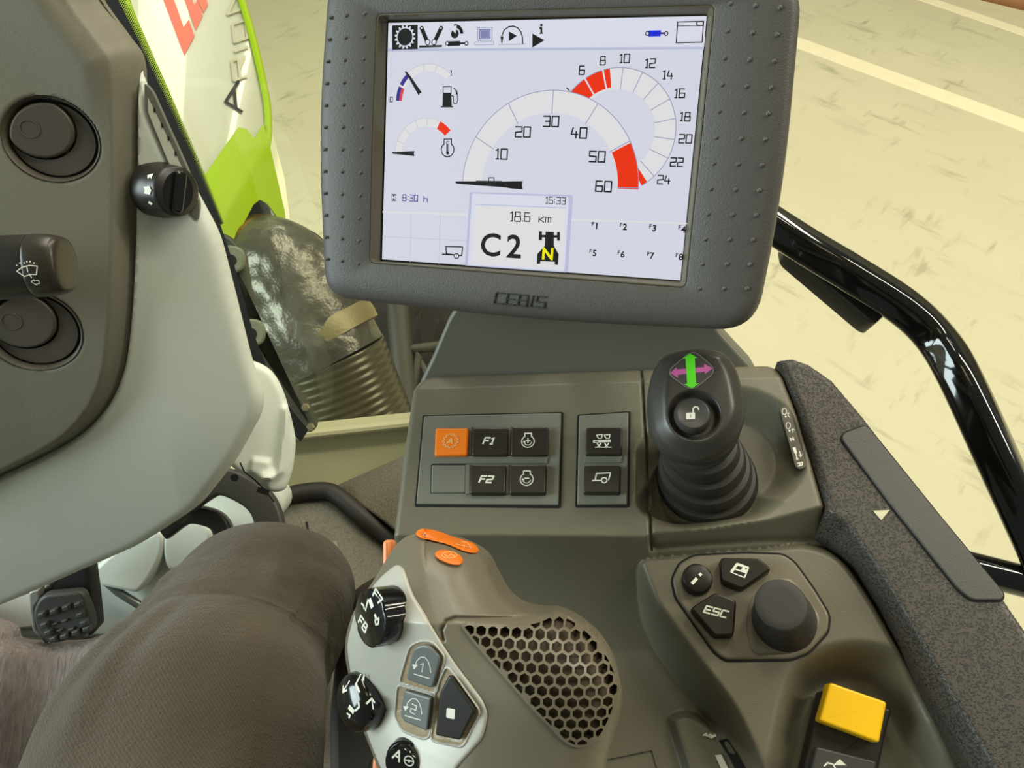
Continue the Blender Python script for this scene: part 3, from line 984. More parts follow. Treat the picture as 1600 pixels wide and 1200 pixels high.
def build_strip():
    # the oval legend strip beside the joystick
    m = MB()
    a, b = KF.px(1227, 642, 0.0008), KF.px(1250, 725, 0.0008)
    k = KF.scale(1238, 684)
    e = np.subtract(b, a); L = np.linalg.norm(e); e /= L; nn = np.array((-e[1], e[0])); r = 8.5 * k
    out = []
    for i in range(13):
        t = math.pi / 2 + math.pi * i / 12
        out.append(tuple(np.array(a) + r * (math.cos(t) * e + math.sin(t) * nn)))
    for i in range(13):
        t = -math.pi / 2 + math.pi * i / 12
        out.append(tuple(np.array(b) + r * (math.cos(t) * e + math.sin(t) * nn)))
    m.prism(out, -0.003, 0.0008, 0.0003, 2, 0)
    h = 0.0009
    X = lambda x, y: KF.px(x, y, h)
    pl = lambda *q: [X(*c) for c in q]
    for x, y in ((1227, 645), (1233, 667)):
        m.stroke([X(x - 3 + 3.4 * math.cos(t / 12 * 6.283) - 0.0 + 1.6, y - 2 + 5 * math.sin(t / 12 * 6.283)) for t in range(13)], 1.2 * k, h, 1)
        m.disc(X(x + 0.5, y + 6), 1.7 * k, h, 1, 10)
    m.stroke(pl((1229, 646), (1233, 645), (1231, 649), (1234, 652)), 1.1 * k, h, 1)
    m.stroke(pl((1239, 676), (1239, 670), (1236.5, 672)), 1.1 * k, h, 1); m.stroke(pl((1239, 670), (1241.5, 672)), 1.1 * k, h, 1)
    m.glyphs('N', X(1237.5, 686), 5.5 * k, 1.6 * k, h, 1, W=5 * k, rot=0.35)
    m.stroke(pl((1241, 700), (1243, 707)), 4.5 * k, h, 1); m.stroke(pl((1243, 707), (1245.5, 716)), 1.6 * k, h, 1); m.disc(X(1245.5, 716.5), 2 * k, h, 1, 10)
    m.stroke(pl((1249.5, 705), (1251, 714)), 1.1 * k, h, 1); m.stroke(pl((1248, 711), (1251, 714), (1253, 710)), 1.1 * k, h, 1)
    m.stroke(pl((1246, 724), (1254, 722), (1253, 727), (1247, 728)), 1.6 * k, h, 1); m.stroke(pl((1250, 723), (1250, 727)), 1.4 * k, h, 1)
    m.build('legend_strip', [mat('legend_olive', (70, 66, 54), 0.45), INK], con, recalc=False)


build_strip()


def build_keypad():
    H = -0.0135
    k = KF.scale(1160, 950, H)
    m = MB()
    out = rounded(KF.pl([(1050, 907), (1062, 882), (1084, 870), (1165, 866), (1222, 868), (1240, 880), (1272, 925), (1294, 962), (1292, 988), (1262, 1020), (1235, 1031), (1132, 1032), (1116, 1020), (1056, 935)], H), 0.003, 4)
    m.prism(inset(ccw(out), -0.0012), H - 0.006, H + 0.0019, 0.0002, 1, 1)
    m.prism(out, H - 0.006, H + 0.0034, 0.0014, 3, 0)
    # raised collar round the turning knob
    c = KF.px(1226, 966, H + 0.003)
    col = rounded(KF.pl([(1172, 1026), (1163, 985), (1166, 940), (1198, 905), (1236, 900), (1262, 930), (1284, 965), (1280, 990), (1252, 1016), (1232, 1025)], H + 0.003), 0.006, 4)
    m.prism(col, H, H + 0.0038, 0.0018, 3, 0)
    pad = m.build('menu_keypad', [TAUPE, GROOVE], con)
    KEY = mat('menu_key_black', (32, 28, 22), 0.36, spec=0.35)
    T = H + 0.0115
    X = lambda x, y: KF.px(x, y, T)
    pl = lambda *q: [X(*a) for a in q]
    # information key
    m = MB()
    c = X(1090, 903)
    m.lathe([(24.5 * k, H), (24 * k, T - 0.0018), (22.5 * k, T - 0.0004), (20.5 * k, T)], c, 36)
    m.stroke(pl((1082, 911), (1088, 904.5)), 5 * k, T + 0.0001, 1); m.stroke(pl((1093.6, 898.4), (1095, 897)), 4.6 * k, T + 0.0001, 1)
    m.build('information_key', [KEY, INK], pad)

    def menu_sym(mb, h):
        mb.poly(rounded(pl((1151, 879), (1171, 886), (1164, 904), (1140, 894)), 2.5 * k, 4), h, 1)
        mb.poly(pl((1153, 884), (1160.5, 886.5), (1157, 891), (1149, 888)), h + 0.00005, 0)
        mb.poly(pl((1148, 890.5), (1165, 896), (1162, 901), (1145, 894.5)), h + 0.00005, 0)
        mb.disc(X(1165.5, 889), 1.3 * k, h + 0.00005, 0, 8)
    key([(1126, 871), (1187, 872), (1206, 889), (1160, 921), (1129, 908)], H, T, [KEY, INK], pad, 'menu_key', menu_sym, 0.0012, radius=0.002)

    def esc_sym(mb, h):
        mb.glyphs('ESC', X(1119, 956), 10.5 * k, 2.6 * k, h, 1, W=9.2 * k, gap=0.36, slant=0.3, rot=-0.2)
    key([(1118, 925), (1151, 938), (1147, 993), (1117, 994), (1079, 950)], H, T, [KEY, INK], pad, 'escape_key', esc_sym, 0.0012, radius=0.002)
    # turning knob: base on the collar, top leaning to the eye
    m = MB()
    c = KF.px(1226, 968, H + 0.004)
    R = 49 * k
    m.lathe([(R * 1.02, H + 0.002), (R * 1.0, H + 0.006), (R * 0.80, H + 0.028), (R * 0.775, H + 0.0294), (R * 0.72, H + 0.030), (R * 0.5, H + 0.0301)], c, 48)
    m.v = [(x - 0.24 * max(z - H - 0.004, 0), y + 0.12 * max(z - H - 0.004, 0), z) for x, y, z in m.v]
    m.build('turning_knob', [mat('knob_rubber', (52, 49, 46), 0.62, grain=0.3, grain_scale=1200)], pad)


build_keypad()


def build_lever_slot():
    # slotted throttle slider with its animal symbol
    hf = lambda U, V: hK(U, V)
    m = MB()
    k = KF.scale(1130, 1160, -0.03)
    on = lambda x, y, o=0.0008: KF.on(x, y, hK, o)
    m.poly([on(*q) for q in ((1123, 1157), (1136, 1154), (1152, 1178), (1172, 1215), (1158, 1222), (1140, 1184))], 0.0012, 0)
    m.poly([on(*q) for q in ((1117, 1180), (1127, 1179), (1145, 1215), (1133, 1216))], 0.0013, 1)
    m.stroke([on(1102, 1148), on(1106, 1150), on(1111, 1152), on(1117, 1149)], 3.5 * k, 0.0013, 1)
    m.disc(on(1110, 1150), 3.5 * k, 0.0013, 1, 10); m.stroke([on(1099, 1149), on(1104, 1146)], 2.4 * k, 0.0013, 1)
    m.drape(hf)
    m.build('slider_slot', [GROOVE, INK], con, recalc=False)
    # seam of the small cover panel near the front edge
    m = MB()
    m.stroke([on(950, 1187), on(1018, 1173), on(1030, 1215)], 1.4 * k, 0.0009, 0)
    m.drape(hf)
    m.build('cover_seam', [GROOVE], con, recalc=False)


build_lever_slot()


def build_support():
    # column that carries the console, and an added box standing for the dark void between leg and lever
    m = MB()
    m.prism(rounded(KF.pl([(760, 700), (1150, 700), (1150, 1000), (760, 1000)], -0.1), 0.02, 4), -0.4, -0.08, 0.004, 2, 0)
    m.build('support_column', [BLACK], con)
    t = thing('void_filler', 'dark brown support box low between the driver\'s knee and the multifunction lever', 'filler box', KF)
    m = MB()
    m.prism(rounded(KF.pl([(527, 950), (552, 915), (606, 884), (720, 870), (720, 1330), (512, 1330), (510, 1120)], -0.21), 0.01, 4), -0.42, -0.21, 0.01, 3, 0)
    m.build('void_filler_box', [mat('void_dark_brown', (44, 36, 26), 0.7)], t)


build_support()


def build_pedestal():
    # raised bracket that climbs from the console to the monitor
    m = MB()
    fr = KF
    rf = Frame(KF.world((*KF.px(920, 580, -0.01), -0.012)), cam_dir((1, 0.0, -0.1)), cam_dir((-0.1, 0.36, -0.92)))
    face = rf.pl([(655, 600), (1190, 590), (1162, 560), (1122, 516), (1100, 476), (716, 476), (702, 494), (676, 556)])
    m.prism(rounded(face, [0.002, 0.002, 0.002, 0.006, 0.006, 0.006, 0.006, 0.002], 4), -0.04, 0.0, 0.0025, 3, 0)
    m.build('monitor_pedestal', [OLIVE_SMOOTH], con, KF.M().inverted() @ rf.M())
    # arm from the pedestal up to the ball mount behind the monitor
    a = fr.R @ (rf.world((*rf.px(900, 485, -0.03), -0.03)) - fr.o)
    wq = MF.world((*MF.px(880, 330, -0.09), -0.09))
    b = fr.R @ (wq - fr.o)
    m = MB()
    m.tube([a, a * 0.5 + b * 0.5 + np.array((0, 0.004, 0.004)), b], 0.012, 18)
    m.build('monitor_arm', [BLACK], con)


build_pedestal()

# ------------------------------------------------------------------ joystick
JF = Frame(P(1085, 640, 0.425), cam_dir((0.995, -0.05, -0.08)), cam_dir((-0.1, -0.33, -0.94)))
joy = thing('joystick', 'black joystick with green and magenta arrows on a ribbed boot', 'joystick', JF)


def build_joystick():
    k = JF.scale(1085, 630)
    out = smooth_closed(JF.pl([(1022, 575), (1038, 553), (1066, 544), (1098, 541), (1132, 548), (1152, 572), (1163, 610), (1166, 650), (1150, 690), (1120, 714), (1085, 720), (1046, 708), (1020, 678), (1013, 640), (1014, 605)], -0.008), 6)
    out = ccw(out)
    top = ccw(smooth_closed(JF.pl([(1030, 572), (1046, 552), (1078, 543), (1112, 545), (1134, 560), (1140, 600), (1143, 640), (1128, 680), (1088, 696), (1050, 686), (1028, 655), (1025, 610)], 0.0), 6))
    bc = JF.px(1085, 648, 0.0)

    def hJ(U, V):
        d = np.maximum(-sdf(out, U, V), 0)
        x = 0.0088 - d
        e = np.clip(d, 0, 0.003) / 0.003
        h = -1.15 * 0.5 * (x + np.sqrt(x * x + 0.0016 ** 2)) - 0.003 * (1 - np.sqrt(np.clip(1 - (1 - e) ** 2, 0, 1)))
        r = np.hypot(U - bc[0], V - bc[1])
        h = h - 0.005 * (1 - sstep(r, 33 * k, 43 * k))
        return h
    heightfield('handle', out, hJ, 0.0007, 0.006, [BLACK if False else mat('handle_black_plastic', (56, 54, 50), 0.36, grain=0.05)], joy)
    # underside of the handle narrowing to the neck
    m = MB()
    neck = KF.px(1098, 716, 0.026)
    nk = JF.R @ (KF.world((*neck, 0.026)) - JF.o)
    z0 = -0.019
    c0 = np.mean(np.array(out), 0)
    nk = nk * 0.62 + np.array((c0[0] + 0.001, c0[1] - 0.001, z0)) * 0.38
    rings = []
    for t, s in ((0, 1.0), (0.2, 0.95), (0.45, 0.8), (0.75, 0.6), (1.0, 0.5)):
        q = np.array((c0[0], c0[1], z0)) * (1 - t) + nk * t
        rings.append([(q[0] + (x - c0[0]) * s, q[1] + (y - c0[1]) * s, q[2]) for x, y in out])
    m.loft(rings)
    m.build('handle_underside', [mat('handle_lower_plastic', (48, 50, 50), 0.35)], joy)
    # ribbed boot
    m = MB()
    a = JF.R @ (KF.world((*KF.px(1106, 748, -0.016), -0.0205)) - JF.o)
    rings = []
    nK = JF.R @ KF.n; uK = JF.R @ KF.u; vK = JF.R @ KF.v
    prof = []
    N = 4
    for i in range(N):
        r = 0.0318 - 0.0031 * i
        b0 = i / N
        prof += [(r, b0), (r - 0.0004, b0 + 0.12), (r - 0.0014, b0 + 0.15), (r - 0.0048, b0 + 0.165), (r - 0.0052, b0 + 0.23)]
    prof.append((0.0155, 1.0))
    for r, t in prof:
        c = a * (1 - t) + nk * t
        rings.append([c + r * (math.cos(2 * math.pi * j / 44) * uK + 0.94 * math.sin(2 * math.pi * j / 44) * vK) for j in range(44)])
    m.loft(rings)
    m.build('ribbed_boot', [RUBBER], joy, angle=35)
    # decal
    m = MB()
    X = lambda x, y: JF.px(x, y, 0.0)
    pl = lambda *q: [X(*c) for c in q]
    h = 0.00025
    dia = rounded(pl((1083, 545), (1122, 579), (1081, 613), (1039, 582)), 0.006, 6)
    m.prism(dia, -0.0008, h, 0.0002, 1, 0)
    m.stroke(inset(ccw(dia), 0.0004), 0.0005, h + 0.00005, 3, True)
    m.poly(pl((1047, 583), (1057, 574), (1057, 577.5), (1100, 574), (1100, 568.5), (1113, 576), (1101, 585), (1101, 581), (1059, 586), (1059, 591)), h + 0.0001, 1)
    m.poly(pl((1078, 553), (1090, 559.5), (1085.5, 560), (1087.5, 600), (1093, 599), (1081, 607), (1069, 601), (1073.5, 600), (1071, 560.5), (1066, 561)), h + 0.0002, 2)
    m.build('arrow_decal', [CHARCOAL, mat('magenta_print', (196, 92, 160), 0.5), mat('green_print', (92, 222, 36), 0.5), mat('decal_edge_grey', (120, 116, 112), 0.4)], joy, recalc=False)
    # unlock button
    m = MB()
    c = JF.px(1083, 647, 0.001)
    m.lathe([(29 * k, -0.005), (29 * k, -0.0015), (26.5 * k, 0.0002), (25.5 * k, 0.0022), (24 * k, 0.0028), (22.6 * k, 0.0024), (1e-5, 0.0023)], c, 40)
    h = 0.0025
    X = lambda x, y: JF.px(x, y, h)
    m.poly([X(*q) for q in ((1072, 645), (1086, 644.5), (1086, 654.5), (1072, 655))], h, 1)
    m.stroke([X(*q) for q in ((1083, 645), (1083, 638), (1086, 635.5), (1090, 636), (1092, 640))], 2.2 * k, h, 1)
    m.stroke([X(1079, 648), X(1079, 652)], 1.2 * k, h + 0.00005, 0)
    m.build('unlock_button', [CHARCOAL, INK], joy)


build_joystick()

# ------------------------------------------------------------------ armrest pad
def pad_material():
    m = mat('pebbled_black_foam', (60, 55, 49), 0.45)
    nt = m.node_tree; b = nt.nodes['Principled BSDF']
    tc = nt.nodes.new('ShaderNodeTexCoord')
    n = nt.nodes.new('ShaderNodeTexNoise'); n.inputs['Scale'].default_value = 820; n.inputs['Detail'].default_value = 2; n.inputs['Distortion'].default_value = 0.4
    rp = nt.nodes.new('ShaderNodeValToRGB')
    rp.color_ramp.elements[0].position = 0.40; rp.color_ramp.elements[0].color = (0, 0, 0, 1)
    rp.color_ramp.elements[1].position = 0.50; rp.color_ramp.elements[1].color = (1, 1, 1, 1)
    mx = nt.nodes.new('ShaderNodeMix'); mx.data_type = 'RGBA'
    mx.inputs['A'].default_value = lin((36, 33, 30)); mx.inputs['B'].default_value = lin((66, 60, 53))
    bp = nt.nodes.new('ShaderNodeBump'); bp.inputs['Strength'].default_value = 0.5; bp.inputs['Distance'].default_value = 0.0008
    nt.links.new(tc.outputs['Object'], n.inputs['Vector']); nt.links.new(n.outputs['Fac'], rp.inputs['Fac'])
    nt.links.new(rp.outputs['Color'], mx.inputs['Factor']); nt.links.new(mx.outputs['Result'], b.inputs['Base Color'])
    nt.links.new(rp.outputs['Color'], bp.inputs['Height']); nt.links.new(bp.outputs['Normal'], b.inputs['Normal'])
    return m


PAD = pad_material()
arm = thing('armrest_pad', 'pebbled black armrest pad running along the outer side of the console', 'armrest', KF)


def build_armrest():
    Hp = 0.003
    seam_up = [(1215, 563), (1246, 640), (1270, 720), (1291, 792)]
    seam = [(1277, 836), (1302, 848), (1338, 884), (1372, 940), (1404, 1000), (1446, 1080), (1512, 1200), (1580, 1320)]
    outer = [(1760, 1320), (1700, 1140), (1600, 985), (1562, 930), (1440, 775), (1350, 655), (1300, 596), (1264, 571), (1238, 562)]
    out = ccw([KF.px(x, y, 0.0) for x, y in seam_up] + [KF.px(x, y, -0.012) for x, y in seam] + [KF.px(x, y, Hp - 0.004) for x, y in outer])
    crest = ccw([KF.px(x, y, Hp) for x, y in [(1196, 550), (1232, 640), (1258, 720), (1288, 790), (1328, 818), (1372, 880), (1420, 960), (1478, 1060), (1566, 1210), (1630, 1320)] + [(1790, 1320), (1600, 900), (1300, 540)]])

    def hA(U, V):
        c = np.maximum(sdf(crest, U, V), 0)
        t = np.clip(c / 0.016, 0, 1)
        h = Hp - 0.028 * (t ** 1.2)
        e = np.clip(-sdf(out, U, V), 0, 0.005) / 0.005
        h = h - 0.005 * (1 - np.sqrt(np.clip(1 - (1 - e) ** 2, 0, 1))) * (c < 0.003)
        return h
    heightfield('cushion', out, hA, 0.001, 0.035, [PAD], arm)
    m = MB()
    cov = rounded(KF.pl([(1314, 686), (1318, 677), (1350, 665), (1358, 669), (1470, 808), (1569, 928), (1566, 938), (1518, 938), (1497, 921), (1400, 800)], Hp + 0.001), 0.003, 4)
    m.prism(inset(ccw(cov), -0.0009), Hp - 0.006, Hp + 0.0004, 0.0002, 1, 1)
    m.prism(cov, Hp - 0.006, Hp + 0.0016, 0.0008, 3, 0)
    m.build('cover_strip', [CHARCOAL, GROOVE], arm)
    m = MB()
    X = lambda x, y: KF.px(x, y, Hp + 0.0006)
    m.prism([X(1365, 798), X(1390, 797), X(1377, 813)], Hp - 0.002, Hp + 0.0008, 0, mat=0)
    m.build('triangle_mark', [mat('cream_mark', (196, 190, 160), 0.6)], arm)


build_armrest()

# ------------------------------------------------------------------ yellow rocker switch in the recess
YF = Frame(KF.world((*KF.px(1330, 1130, -0.03), -0.030)), cam_dir((0.93, 0.32, -0.1)), cam_dir((-0.13, -0.42, -0.9)))
ysw = thing('rocker_switch', 'rocker switch with a bright yellow cap in the console recess', 'switch', YF)


def build_yellow():
    k = YF.scale(1330, 1130)
    m = MB()
    m.prism(rounded(YF.pl([(1283, 1078), (1393, 1108), (1384, 1140), (1360, 1260), (1245, 1240), (1268, 1140)], 0.004), 0.002, 3), -0.008, 0.006, 0.0015, 3, 0)
    m.build('switch_housing', [BLACK], ysw)
    m = MB()
    # cap with a hollow top and thick edges
    top = YF.pl([(1297, 1066), (1386, 1097), (1374, 1161), (1280, 1126)], 0.017)
    m.prism(rounded(top, 0.0015, 3), 0.004, 0.017, 0.0012, 3, 0)
    m.build('yellow_cap', [YELLOW], ysw)['label'] = 'yellow cap'
    m = MB()
    m.prism(rounded(YF.pl([(1276, 1166), (1370, 1190), (1352, 1280), (1255, 1260)], 0.010), 0.0012, 3), 0.003, 0.010, 0.0012, 3, 0)
    X = lambda x, y: YF.px(x, y, 0.0102)
    m.poly([X(1301, 1196), X(1312, 1186), X(1323, 1196)], 0.0102, 1)
    m.stroke([X(1288, 1197), X(1293, 1192), X(1301, 1194), X(1305, 1200)], 2.4 * k, 0.0102, 1)
    m.build('lower_key', [CHARCOAL, INK], ysw, recalc=False)


build_yellow()
# ------------------------------------------------------------------ multifunction lever
GF = Frame(P(740, 1040, 0.35), cam_dir((1, 0, -0.1)), cam_dir((-0.1, -0.2, -0.97)))
grip = thing('multifunction_lever', 'chunky drive lever with silver keypad face, orange keys and honeycomb grille', 'lever', GF)
GP = GF.scale(740, 1040)
RIDGE = smooth_open([np.array(GF.px(x, y)) for x, y in ((640, 800), (652, 870), (668, 930), (692, 985), (724, 1035), (756, 1085), (770, 1122), (752, 1165), (735, 1230), (720, 1400))], 5)
R2 = np.array(RIDGE)
g_left = [tuple(q) for q in R2] + [(R2[-1][0] - 0.2, R2[-1][1]), (R2[0][0] - 0.2, R2[0][1])]
SEAMG = [GF.px(x, y) for x, y in ((692, 1000), (689, 985), (696, 971), (710, 966), (770, 968), (815, 968), (845, 962), (852, 955))]
DC = GF.px(850, 1075)
V0 = GF.px(700, 975)[1]
GR_H = 0.0


def hB(U, V):
    """the lever's skin before its rim is rounded off"""
    ld = line_dist(RIDGE, U, V)
    left = sdf(g_left, U, V) < 0
    sl = np.where(left, 0.35 * ld + 4.5 * ld * ld, 0.10 * ld + 1.2 * ld * ld)
    h = -(np.sqrt(sl * sl + 0.0015 ** 2) - 0.0015)
    h = h - 0.55 * np.maximum(V - V0, 0) - 0.1 * np.maximum(V0 - V, 0)
    return h + 0.008 * np.exp(-(((U - DC[0]) / 0.032) ** 2 + ((V - DC[1]) / 0.028) ** 2))


OB = lambda pts, off: [GF.on(x, y, hB, off) for x, y in pts]
g_out = ccw(smooth_closed(OB([(643, 836), (672, 832), (712, 842), (748, 864), (766, 902), (783, 934), (808, 953), (840, 960), (868, 961), (902, 977), (937, 1006), (961, 1042), (973, 1086), (968, 1130), (952, 1180), (925, 1260), (800, 1340), (660, 1310),
                            (603, 1215), (582, 1165), (563, 1110), (548, 1050), (543, 1005), (556, 955), (585, 909), (606, 875), (623, 850)], -0.012), 5))
grille_out = ccw(smooth_closed(OB([(721, 977), (736, 973), (770, 976), (806, 976), (838, 972), (856, 965), (866, 961), (884, 967), (908, 982), (936, 1008), (957, 1040), (968, 1072), (966, 1095), (953, 1130), (936, 1157), (909, 1168), (884, 1160), (850, 1127), (792, 1063), (744, 1008)], 0.0), 4))
plate_out = ccw(rounded(OB([(600, 898), (624, 880), (636, 887), (650, 928), (672, 962), (692, 998), (714, 1032), (758, 1090), (766, 1112), (758, 1148), (716, 1195), (690, 1250), (640, 1260), (604, 1213), (583, 1165), (565, 1110), (550, 1050), (544, 1005), (556, 957), (584, 915)], -0.006), 0.004, 4))


def hG0(U, V):
    left = sdf(g_left, U, V) < 0
    d = np.clip(-sdf(g_out, U, V), 0, 0.02) / 0.02
    rnd = 0.018 * (1 - np.sqrt(np.clip(1 - (1 - d) ** 2, 0, 1)))
    return hB(U, V) - rnd * np.where(left, 0.45, 1.0)


def hG(U, V):
    h = hG0(U, V)
    h = h - 0.0022 * np.exp(-(line_dist(SEAMG, U, V) / 0.0007) ** 2)
    h = h - 0.007 * sstep(-sdf(grille_out, U, V), 0.0002, 0.0012)
    return h


SALMON = mat('salmon_orange_plastic', (240, 140, 84), 0.4)


def build_grip():
    dark = mat('grille_cavity', (74, 62, 46), 0.7)
    heightfield('grip_body', g_out, hG, 0.00045, 0.03, [TAUPE, dark], grip, matf=lambda u, v: (sdf(grille_out, u, v) < -0.0007).astype(int), skirt_h=-0.07)
    # silver face
    def hP(U, V):
        d = np.clip(-sdf(plate_out, U, V), 0, 0.0016) / 0.0016
        return hG0(U, V) + 0.0014 - 0.0016 * (1 - np.sqrt(np.clip(1 - (1 - d) ** 2, 0, 1)))
    plate = heightfield('silver_face', plate_out, hP, 0.0006, 0.003, [SILVER], grip)
    on = lambda x, y, o=0.0016: GF.on(x, y, hG0, o)
    # honeycomb grille
    pitch = 18.2 * GP
    ins = inset(grille_out, 0.0010)
    c0 = GF.px(734, 984)
    rot = math.radians(-2.5)
    ca, sa = math.cos(rot), math.sin(rot)
    holes = []
    rr = pitch * 0.5 * 0.80 / math.cos(math.pi / 6)

    def clip(poly, hexa):
        out = poly
        for i in range(6):
            a, b = hexa[i], hexa[(i + 1) % 6]
            nx, ny = -(b[1] - a[1]), b[0] - a[0]
            f = lambda q: (q[0] - a[0]) * nx + (q[1] - a[1]) * ny
            res = []
            for j in range(len(out)):
                p, q = out[j - 1], out[j]
                fp, fq = f(p), f(q)
                if (fp >= 0) != (fq >= 0):
                    t = fp / (fp - fq)
                    res.append((p[0] + (q[0] - p[0]) * t, p[1] + (q[1] - p[1]) * t))
                if fq >= 0: res.append(q)
            out = res
            if len(out) < 3: return []
        return out
    for r in range(-3, 16):
        for c in range(-8, 18):
            x = (c + 0.5 * (r % 2)) * pitch; y = -r * pitch * 0.866
            q = (c0[0] + ca * x - sa * y, c0[1] + sa * x + ca * y)
            hx = [(q[0] + rr * math.cos(math.radians(30 + 60 * i) + rot), q[1] + rr * math.sin(math.radians(30 + 60 * i) + rot)) for i in range(6)]
            s = sdf(ins, np.array([q[0]]), np.array([q[1]]))[0]
            if s < -rr * 1.02: holes.append(hx)
            elif s < rr * 0.6:
                cl = clip(ins, hx)
                if len(cl) >= 3 and abs(area2(cl)) > 0.22 * abs(area2(hx)):
                    cl2 = [cl[0]]
                    for z in cl[1:]:
                        if np.hypot(z[0] - cl2[-1][0], z[1] - cl2[-1][1]) > 1e-5: cl2.append(z)
                    if len(cl2) >= 3: holes.append(cl2)
    verts = []; edges = []
    def loop(p):
        b = len(verts)
        verts.extend(Vector(q) for q in p)
        edges.extend((b + i, b + (i + 1) % len(p)) for i in range(len(p)))
    loop(grille_out)
    for hx in holes: loop(hx)
    ov, oe, of, _, _, _ = delaunay_2d_cdt(verts, edges, [], 1, 1e-7)
    pts = np.array([(q.x, q.y) for q in ov])
    cen = np.array([pts[list(f)].mean(0) for f in of])
    inhole = sdf(grille_out, cen[:, 0], cen[:, 1]) > 0
    for hx in holes:
        inhole |= sdf(hx, cen[:, 0], cen[:, 1]) < 0
    H = hG0(pts[:, 0], pts[:, 1]) + 0.0010
    bm = bmesh.new()
    bv = [bm.verts.new((p[0], p[1], h)) for p, h in zip(pts, H)]
    for f, k in zip(of, inhole):
        if not k:
            try: bm.faces.new([bv[i] for i in f])
            except ValueError: pass
    bmesh.ops.recalc_face_normals(bm, faces=bm.faces)
    be = [e for e in bm.edges if len(e.link_faces) == 1]
    ex = bmesh.ops.extrude_edge_only(bm, edges=be)
    for g in ex['geom']:
        if isinstance(g, bmesh.types.BMVert): g.co.z -= 0.0022
    for v in [v for v in bm.verts if not v.link_faces]: bm.verts.remove(v)
    me = bpy.data.meshes.new('honeycomb_grille')
    bm.to_mesh(me); bm.free()
    me.materials.append(TAUPE)
    me.polygons.foreach_set('use_smooth', [True] * len(me.polygons))
    me.set_sharp_from_angle(angle=math.radians(40))
    link('honeycomb_grille', me, grip)

    # keys of the silver face -----------------------------------------
    hf = hG0
    k = GP
    P1 = [(641, 1011), (656, 1003), (676, 1004), (694, 1027), (681, 1083), (625, 1066)]
    P2 = [(622, 1071), (678, 1088), (670, 1151), (660, 1153), (628, 1140), (617, 1118)]
    P3 = [(697, 1044), (702, 1046), (749, 1112), (722, 1166), (674, 1156), (681, 1080)]
    for p in (P1, P2, P3):
        q = ccw(rounded([on(*z) for z in p], 0.0022, 3))
        rim = ccw(inset(q, -0.0011))
        heightfield('key_rim', rim, lambda U, V, q=q: hG0(U, V) + 0.0014 + 0.0010 * np.exp(-((sdf(q, U, V) - 0.0004) / 0.0005) ** 2), 0.00035, 0.001, [SILVER, DUST], grip, matf=lambda u, v, q=q: (sdf(q, u, v) < -0.0002).astype(int))

    def plane_of(pts):
        A = np.array([(u, v, 1.0) for u, v in pts]); z = hG0(A[:, 0], A[:, 1])
        c = np.linalg.lstsq(A, z, rcond=None)[0]
        off = max(0.0, float((hG0(A[:, 0], A[:, 1]) - A @ c).max()))
        cm = A.mean(0)
        off = max(off, float(hG0(cm[:1], cm[1:2])[0] - cm @ c))
        return lambda U, V: c[0] * np.asarray(U) + c[1] * np.asarray(V) + c[2] + off

    def gkey(name, pts, mats, sym=None, T=0.0042, r=0.0012):
        m = MB()
        hp = plane_of([on(*q, T) for q in pts])
        on2 = lambda x, y: GF.on(x, y, hp, T)
        m.prism(rounded([on2(*q) for q in pts], r, 4), 0.0004, T, 0.0009, 3, 0)
        if sym: sym(m, T + 0.0001, on2)
        m.drape(hp)
        return m.build(name, mats, grip)
    grey_key = mat('slate_key_plastic', (108, 113, 112), 0.4)

    def s_turn(t, x, y):
        def f(m, h, X):
            m.stroke([X(x - 12, y + 11), X(x + 12, y + 18)], 1.6 * k, h, 1)
            a = [(-10, -2), (-8, -9), (-2, -15), (5, -15), (10, -9), (13, 0), (14, 9)]
            m.stroke([X(x + p, y + q) for p, q in a], 1.4 * k, h, 1)
            m.poly([X(x - 15, y - 4), X(x - 6, y - 3), X(x - 12, y + 4)], h, 1)
            m.glyphs(t, X(x + 1, y + 1), 14 * k, 1.5 * k, h, 1, W=9 * k, rot=-0.25)
        return f
    gkey('headland_key', [(645, 1014), (656, 1008), (671, 1009), (688, 1028), (676, 1076), (634, 1062)], [grey_key, INK], s_turn('|', 659, 1042), r=0.002)
    gkey('headland_key', [(631, 1078), (673, 1091), (667, 1143), (632, 1128), (625, 1118)], [grey_key, INK], s_turn('2', 645, 1107))

    def s_sq(m, h, X): m.poly(rounded([X(698, 1106), X(711, 1108), X(710, 1124), X(697, 1121)], 0.0006, 2), h, 1)
    gkey('stop_key', [(701, 1056), (706, 1058), (742, 1110), (719, 1157), (680, 1149), (687, 1083)], [BLACK, INK], s_sq, T=0.0046)

    # orange keys on the back of the grip
    m = MB()
    o = smooth_closed([on(*q, 0.002) for q in ((650, 832), (660, 826), (686, 831), (712, 841), (736, 848), (746, 858), (742, 864), (724, 861), (700, 851), (676, 845), (656, 840))], 5)
    m.prism(o, -0.003, 0.0028, 0.0012, 3, 0)
    X = lambda x, y: on(x, y, 0.003)
    m.stroke([X(672 + 10 * math.cos(a / 10 * 6.283), 834.5 + 4.5 * math.sin(a / 10 * 6.283)) for a in range(11)], 0.9 * k, 0.0029, 1)
    m.stroke([X(714, 849), X(720, 845.5), X(730, 848), (X(735, 855))], 0.9 * k, 0.0029, 1); m.stroke([X(712, 850), X(737, 856)], 0.9 * k, 0.0029, 1)
    m.drape(hf)
    m.build('rocker_key', [ORANGE, INK_DIM], grip)['label'] = 'orange rocker key'
    m = MB()
    o = smooth_closed([on(*q, 0.002) for q in ((680, 864), (690, 859), (708, 862), (721, 871), (721, 881), (710, 883), (694, 878), (682, 871))], 5)
    m.prism(o, -0.002, 0.003, 0.0013, 3, 0)
